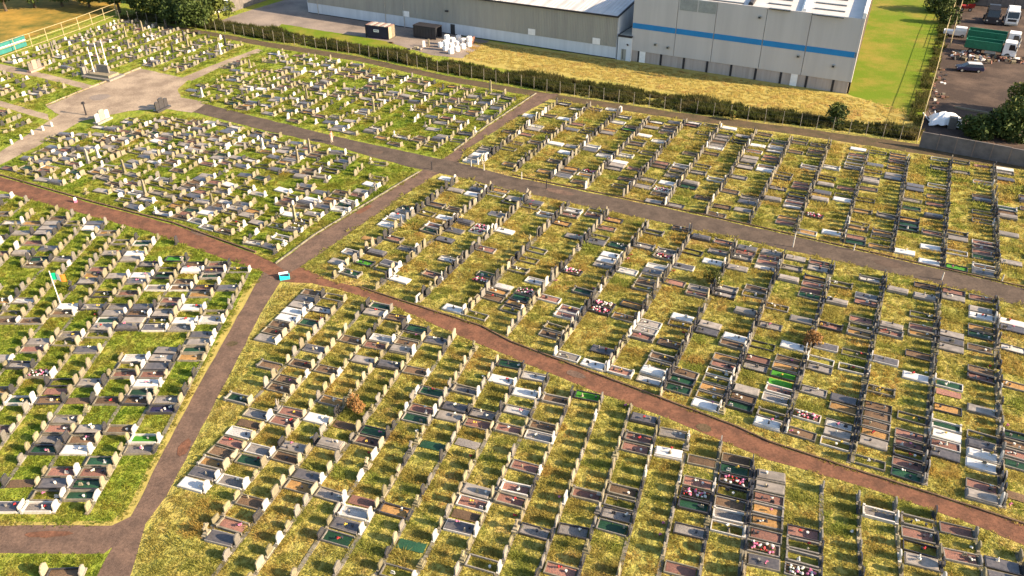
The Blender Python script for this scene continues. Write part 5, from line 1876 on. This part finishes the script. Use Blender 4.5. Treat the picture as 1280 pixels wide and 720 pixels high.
def tree(label, px, py, h, rad, seed, light=0.35, trunk=True, cat='tree', name='broadleaf_tree', size=.34, group=None, mats=('tree_leaf', 'tree_leaf_light'), nl=90):
    g = at(px, py)
    r2 = random.Random(seed)
    t = thing(name, label, cat, (g.x, g.y, 0), r2.uniform(0, 6), group)
    tk = MB()
    th = h * (.38 if trunk else .2)
    tk.tube((0, 0, -.1), (.1, .05, th), .05 * h * .6 + .05, .03 * h * .5 + .03, 8)
    cl = []
    for i in range(11 if trunk else 8):
        a = r2.uniform(0, 6.28)
        q = rad * r2.uniform(.15, .72)
        z = h * r2.uniform(.38 if trunk else .25, .82)
        cr = rad * r2.uniform(.35, .55)
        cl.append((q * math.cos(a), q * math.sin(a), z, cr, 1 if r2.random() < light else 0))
        tk.tube((.1, .05, th * r2.uniform(.6, 1)), (q * math.cos(a) * .8, q * math.sin(a) * .8, z), .03 * h * .3 + .02, .02, 5)
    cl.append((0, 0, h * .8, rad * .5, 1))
    tk.build('trunk', 'bark', t)
    leaf_crown('crown', t, cl, nl, size, mats, seed)
    return t


for i, (px, py, h, rad, lab, lt) in enumerate(((8, 14, 9, 5, 'dark tree at the top corner above the rough field', .1), (44, 10, 8, 4.5, 'dark spreading tree behind the rough field', .1), (78, 8, 9, 5, 'tree in the dark belt above the rough grass', .2), (112, 9, 8, 4.5, 'tree rising over the far end of the railing', .2),
        (150, 16, 10, 4.2, 'tall dark tree by the yellow mast', .05), (172, 18, 7, 4.0, 'broad green tree behind the last graves', .5), (196, 22, 6.5, 4.0, 'light green tree over the perimeter path', .55), (224, 28, 6.0, 4.2, 'dark bushy tree beside the hedge fence', .15), (247, 33, 5.5, 4.0, 'dark low tree touching the hedge fence', .1),
        (274, 27, 6.5, 3.4, 'olive tree beside the white outbuilding', .7), (128, -4, 10, 6, 'far tree in the belt behind the mast', .2), (205, -2, 9, 6, 'far tree behind the light green one', .3), (175, 2, 8, 4, 'tree wedged between two greener trees', .1), (235, 5, 9, 5, 'far tree before the outbuilding', .2))):
    tree(lab, px, py, h, rad, 40 + i, lt, group='trees behind the old graves')
tree('dark bush with sunlit crown behind the concrete wall', 1258, 172, 4.8, 4.3, 71, .15, False, 'bush', 'yard_bush', .30, nl=150)
tree('sunlit green bush at the yard edge behind the dark one', 1280, 146, 5.0, 3.6, 72, .9, False, 'bush', 'yard_bush', .30, nl=150)
tree('low dark shrub spilling in front of the yard bush', 1222, 170, 2.4, 2.8, 73, .05, False, 'bush', 'yard_bush', .28, nl=150)
tree('round green bush rising above the hedge line', 1043, 156, 3.2, 1.9, 74, .2, False, 'bush', 'hedge_bush', .2, nl=200)
tree('dark scrub bush by the top of the field', 1176, 14, 4.5, 4.0, 75, .15, False, 'bush', 'field_bush', .3)
tree('dark scrub bush beside the yard fence', 1182, 30, 3.0, 2.6, 76, .2, False, 'bush', 'field_bush', .3)
tree('scrub bush by the red dumper', 1215, 6, 3.5, 2.6, 77, .3, False, 'bush', 'field_bush', .3)
for i, (px, py, lab) in enumerate(((443, 516, 'rusty brown shrub covering a grave below the red path'), (1014, 432, 'rusty brown shrub on a grave in the wide field'), (890, 150 + 206, 'green shrub spreading over a plot in the wide field'))):
    tree(lab, px, py, 1.5, .95, 90 + i, .5, False, 'shrub', 'grave_shrub', .10, mats=('bush_brown', 'bush_brown') if i < 2 else ('tree_leaf_light', 'weed_leaf'), nl=500)
g = at(913, 151)
tree('small leafy plant beside a white slab under the hedge', 915, 150, 1.5, .8, 95, .8, False, 'shrub', 'grave_shrub', .12, mats=('bush_brown', 'tree_leaf_light'), nl=400)


# ------------------------------------------------------------------ grass and undergrowth: scattered tufts
def tuft(name, n, h, rad, w, mat, seed, droop=.5):
    r2 = random.Random(seed)
    b = MB()
    for i in range(n):
        a, q = r2.uniform(0, 6.28), rad * math.sqrt(r2.random())
        x, y = q * math.cos(a), q * math.sin(a)
        d = r2.uniform(0, 6.28)
        hh = h * r2.uniform(.5, 1.15)
        lx, ly = math.cos(a) * hh * droop * r2.uniform(.2, 1), math.sin(a) * hh * droop * r2.uniform(.2, 1)
        ww = w * r2.uniform(.7, 1.3)
        ex, ey = ww * math.cos(d), ww * math.sin(d)
        b.add([(x - ex, y - ey, -.01), (x + ex, y + ey, -.01), (x + lx * .5 + ex * .7, y + ly * .5 + ey * .7, hh * .6), (x + lx * .5 - ex * .7, y + ly * .5 - ey * .7, hh * .6), (x + lx * 1.2, y + ly * 1.2, hh * .92)],
              [(0, 1, 2, 3), (3, 2, 4)])
    me = b.mesh(name, [mat])
    return bpy.data.objects.new(name, me)


def scatter(name, label, pts, scl, source, tone=None):
    """Geometry nodes: one tuft on every point, turned and sized at random."""
    me = bpy.data.meshes.new(name)
    n = len(pts)
    me.vertices.add(n)
    P = np.zeros((n, 3), np.float32)
    P[:, :2] = pts
    me.vertices.foreach_set("co", P.ravel())
    at_ = me.attributes.new("size", 'FLOAT', 'POINT')
    at_.data.foreach_set("value", np.asarray(scl, np.float32))
    if tone is not None:
        me.attributes.new("tone", 'FLOAT', 'POINT').data.foreach_set("value", np.asarray(tone, np.float32))
    o = link(name, me)
    tag(o, label, kind='stuff')
    ng = bpy.data.node_groups.new(name + '_scatter', 'GeometryNodeTree')
    ng.interface.new_socket("Geometry", in_out='INPUT', socket_type='NodeSocketGeometry')
    ng.interface.new_socket("Geometry", in_out='OUTPUT', socket_type='NodeSocketGeometry')
    gi, go = ng.nodes.new("NodeGroupInput"), ng.nodes.new("NodeGroupOutput")
    oi = ng.nodes.new("GeometryNodeObjectInfo")
    oi.inputs[0].default_value = source
    oi.inputs["As Instance"].default_value = True
    ip = ng.nodes.new("GeometryNodeInstanceOnPoints")
    rv = ng.nodes.new("FunctionNodeRandomValue")
    rv.data_type = 'FLOAT_VECTOR'
    rv.inputs[0].default_value = (-.12, -.12, 0)
    rv.inputs[1].default_value = (.12, .12, 6.283)
    na = ng.nodes.new("GeometryNodeInputNamedAttribute")
    na.data_type = 'FLOAT'
    na.inputs[0].default_value = "size"
    L = ng.links
    L.new(gi.outputs[0], ip.inputs["Points"])
    L.new(oi.outputs["Geometry"], ip.inputs["Instance"])
    L.new(rv.outputs[0], ip.inputs["Rotation"])
    L.new(na.outputs[0], ip.inputs["Scale"])
    L.new(ip.outputs[0], go.inputs[0])
    md = o.modifiers.new('scatter', 'NODES')
    md.node_group = ng
    return o


R2 = np.random.default_rng(3)
# where grass cannot grow: slabs and gravel, on a 10 cm raster
RES, X0, Y0, NX, NY = 0.1, -95.0, 25.0, 1900, 1700
mask = np.zeros((NY, NX), bool)
tall = np.zeros((NY, NX), bool)
tone = np.full((NY, NX), .5, np.float32)
ii = np.arange(-14, 15) * 0.1


def stamp(arr, p, hx, hy, off=0.0, val=True):
    c, s = math.cos(p['rz']), math.sin(p['rz'])
    gx = np.arange(-hx, hx + .01, .07) + off
    gy = np.arange(-hy, hy + .01, .07)
    A, Bq = np.meshgrid(gx, gy)
    x = ((p['c'].x + A * c - Bq * s - X0) / RES).astype(int)
    y = ((p['c'].y + A * s + Bq * c - Y0) / RES).astype(int)
    ok = (x >= 0) & (x < NX) & (y >= 0) & (y < NY)
    arr[y[ok], x[ok]] = val


for p in plots:
    cd = p['code']
    stamp(tone, p, KL / 2 + .1, PITCH_ROW / 2, 0.0, min(1, max(0, rng.gauss(.5, .3))))
    if cd != '-' and cd[1] != 'G' and not (cd[0] == 'n' and cd[1] == 'G'):
        stamp(mask, p, KL / 2 + .02, KW / 2 + .02)
    elif rng.random() < (.30 if p['b'] in 'EDG' else .05):
        stamp(tall, p, KL / 2, KW / 2)


def grow(poly, density, dist_fade=60.0):
    xs, ys = [q[0] for q in poly], [q[1] for q in poly]
    x0, x1, y0, y1 = max(min(xs), -160), min(max(xs), 160), max(min(ys), 20), min(max(ys), 260)
    n = int((x1 - x0) * (y1 - y0) * density)
    x, y = R2.uniform(x0, x1, n), R2.uniform(y0, y1, n)
    k = inside(x, y, poly)
    x, y = x[k], y[k]
    keep = R2.random(len(x)) < np.clip((dist_fade / np.hypot(x, y)) ** 2, .12, 1)
    # only what the lens could plausibly see, with a margin
    k2 = np.abs(x) < 0.78 * (y * .85 + 24) + 8
    keep &= k2
    return np.stack([x[keep], y[keep]], 1)


allp = []
for bname, B in BLOCKS.items():
    c = sum((Vector(q) for q in B['polyw']), Vector((0, 0))) / len(B['polyw'])
    poly = []
    nP = len(B['polyw'])
    for i in range(nP):     # spill 0.5 m over the edge, onto the verge
        q = Vector(B['polyw'][i])
        e1 = (q - Vector(B['polyw'][i - 1])).normalized()
        e2 = (Vector(B['polyw'][(i + 1) % nP]) - q).normalized()
        nrm = Vector((e1.y + e2.y, -(e1.x + e2.x)))
        if nrm.length > .1:
            nrm.normalize()
        area = sum(B['polyw'][j][0] * B['polyw'][(j + 1) % nP][1] - B['polyw'][(j + 1) % nP][0] * B['polyw'][j][1] for j in range(nP))
        q = q + nrm * (.35 if area > 0 else -.35)
        poly.append((q.x, q.y))
    allp.append(grow(poly, 16.0))
P = np.concatenate(allp)
ix, iy = ((P[:, 0] - X0) / RES).astype(int), ((P[:, 1] - Y0) / RES).astype(int)
okr = (ix >= 0) & (ix < NX) & (iy >= 0) & (iy < NY)
blocked = np.zeros(len(P), bool)
blocked[okr] = mask[iy[okr], ix[okr]]
isT = np.zeros(len(P), bool)
isT[okr] = tall[iy[okr], ix[okr]]
tn_ = np.full(len(P), .5)
tn_[okr] = tone[iy[okr], ix[okr]]
P, isT, tn_ = P[~blocked], isT[~blocked], tn_[~blocked]
dist = np.hypot(P[:, 0], P[:, 1])
clump = np.sin(P[:, 0] * 2.3 + 1.7 * np.sin(P[:, 1] * 1.1)) * np.sin(P[:, 1] * 2.6 + 1.3 * np.sin(P[:, 0] * .9))
size = np.exp(R2.normal(-.1, .28, len(P))) * (1 + .22 * clump) * np.clip(dist / 60, 1, 1.9)
bad = [o["label"] for o in bpy.data.objects if "label" in o and len(o["label"].split()) > 16]
print("LONG", len(bad), bad[:4])
print("tufts", len(P))
scatter('grass', 'short uneven grass between and over the graves', P[~isT], size[~isT], tuft('grass_tuft', 22, .085, .19, .02, 'grass_blade', 1, 1.4), tn_[~isT])
scatter('long_grass', 'long shaggy grass clumps on neglected plots', P[isT], size[isT], tuft('long_grass_tuft', 26, .14, .24, .022, 'grass_blade', 2, 1.4), tn_[isT])
mead = pl([(590, 52), (769, 76), (787, 79), (1060, 121), (1130, 136), (1146, 160), (1050, 150), (900, 126), (750, 99), (640, 86), (580, 72)])
MP = grow(mead, 6.0, 110)
scatter('meadow_grass', 'golden dry meadow grass below the warehouses', MP, R2.uniform(.7, 1.4, len(MP)), tuft('meadow_tuft', 24, .16, .30, .03, 'meadow_blade', 3, .6))
hed = pl([(150, 23), (270, 38), (330, 49), (450, 68), (560, 92), (700, 116), (850, 139), (1000, 157), (1146, 176), (1150, 166), (1050, 150), (900, 130), (750, 105), (640, 92), (560, 78), (450, 58), (345, 38), (280, 29), (200, 16)])
HP = grow(hed, 7.0, 150)
HP = HP[np.sin(HP[:, 0] * .7 + HP[:, 1] * .31) + np.sin(HP[:, 0] * .23 - HP[:, 1] * .5) > -1.85]
scatter('undergrowth', 'rank weeds and brambles along the fence', HP, R2.uniform(.35, 1.35, len(HP)) * (0.72 + .35 * np.sin(HP[:, 0] * .35) * np.sin(HP[:, 0] * .13 + 1)), tuft('weed_tuft', 34, 1.05, .38, .06, 'weed_leaf', 4, .45))
vg_ = pl([(1150, 160), (1186, 40), (1200, 0), (1180, 0), (1168, 60), (1135, 150)])
VP = grow(vg_, 2.5, 150)
scatter('verge_weeds', 'weeds growing along the yard fence', VP, R2.uniform(.4, 1.0, len(VP)), tuft('verge_tuft', 26, 1.0, .4, .05, 'weed_leaf', 6, .6))
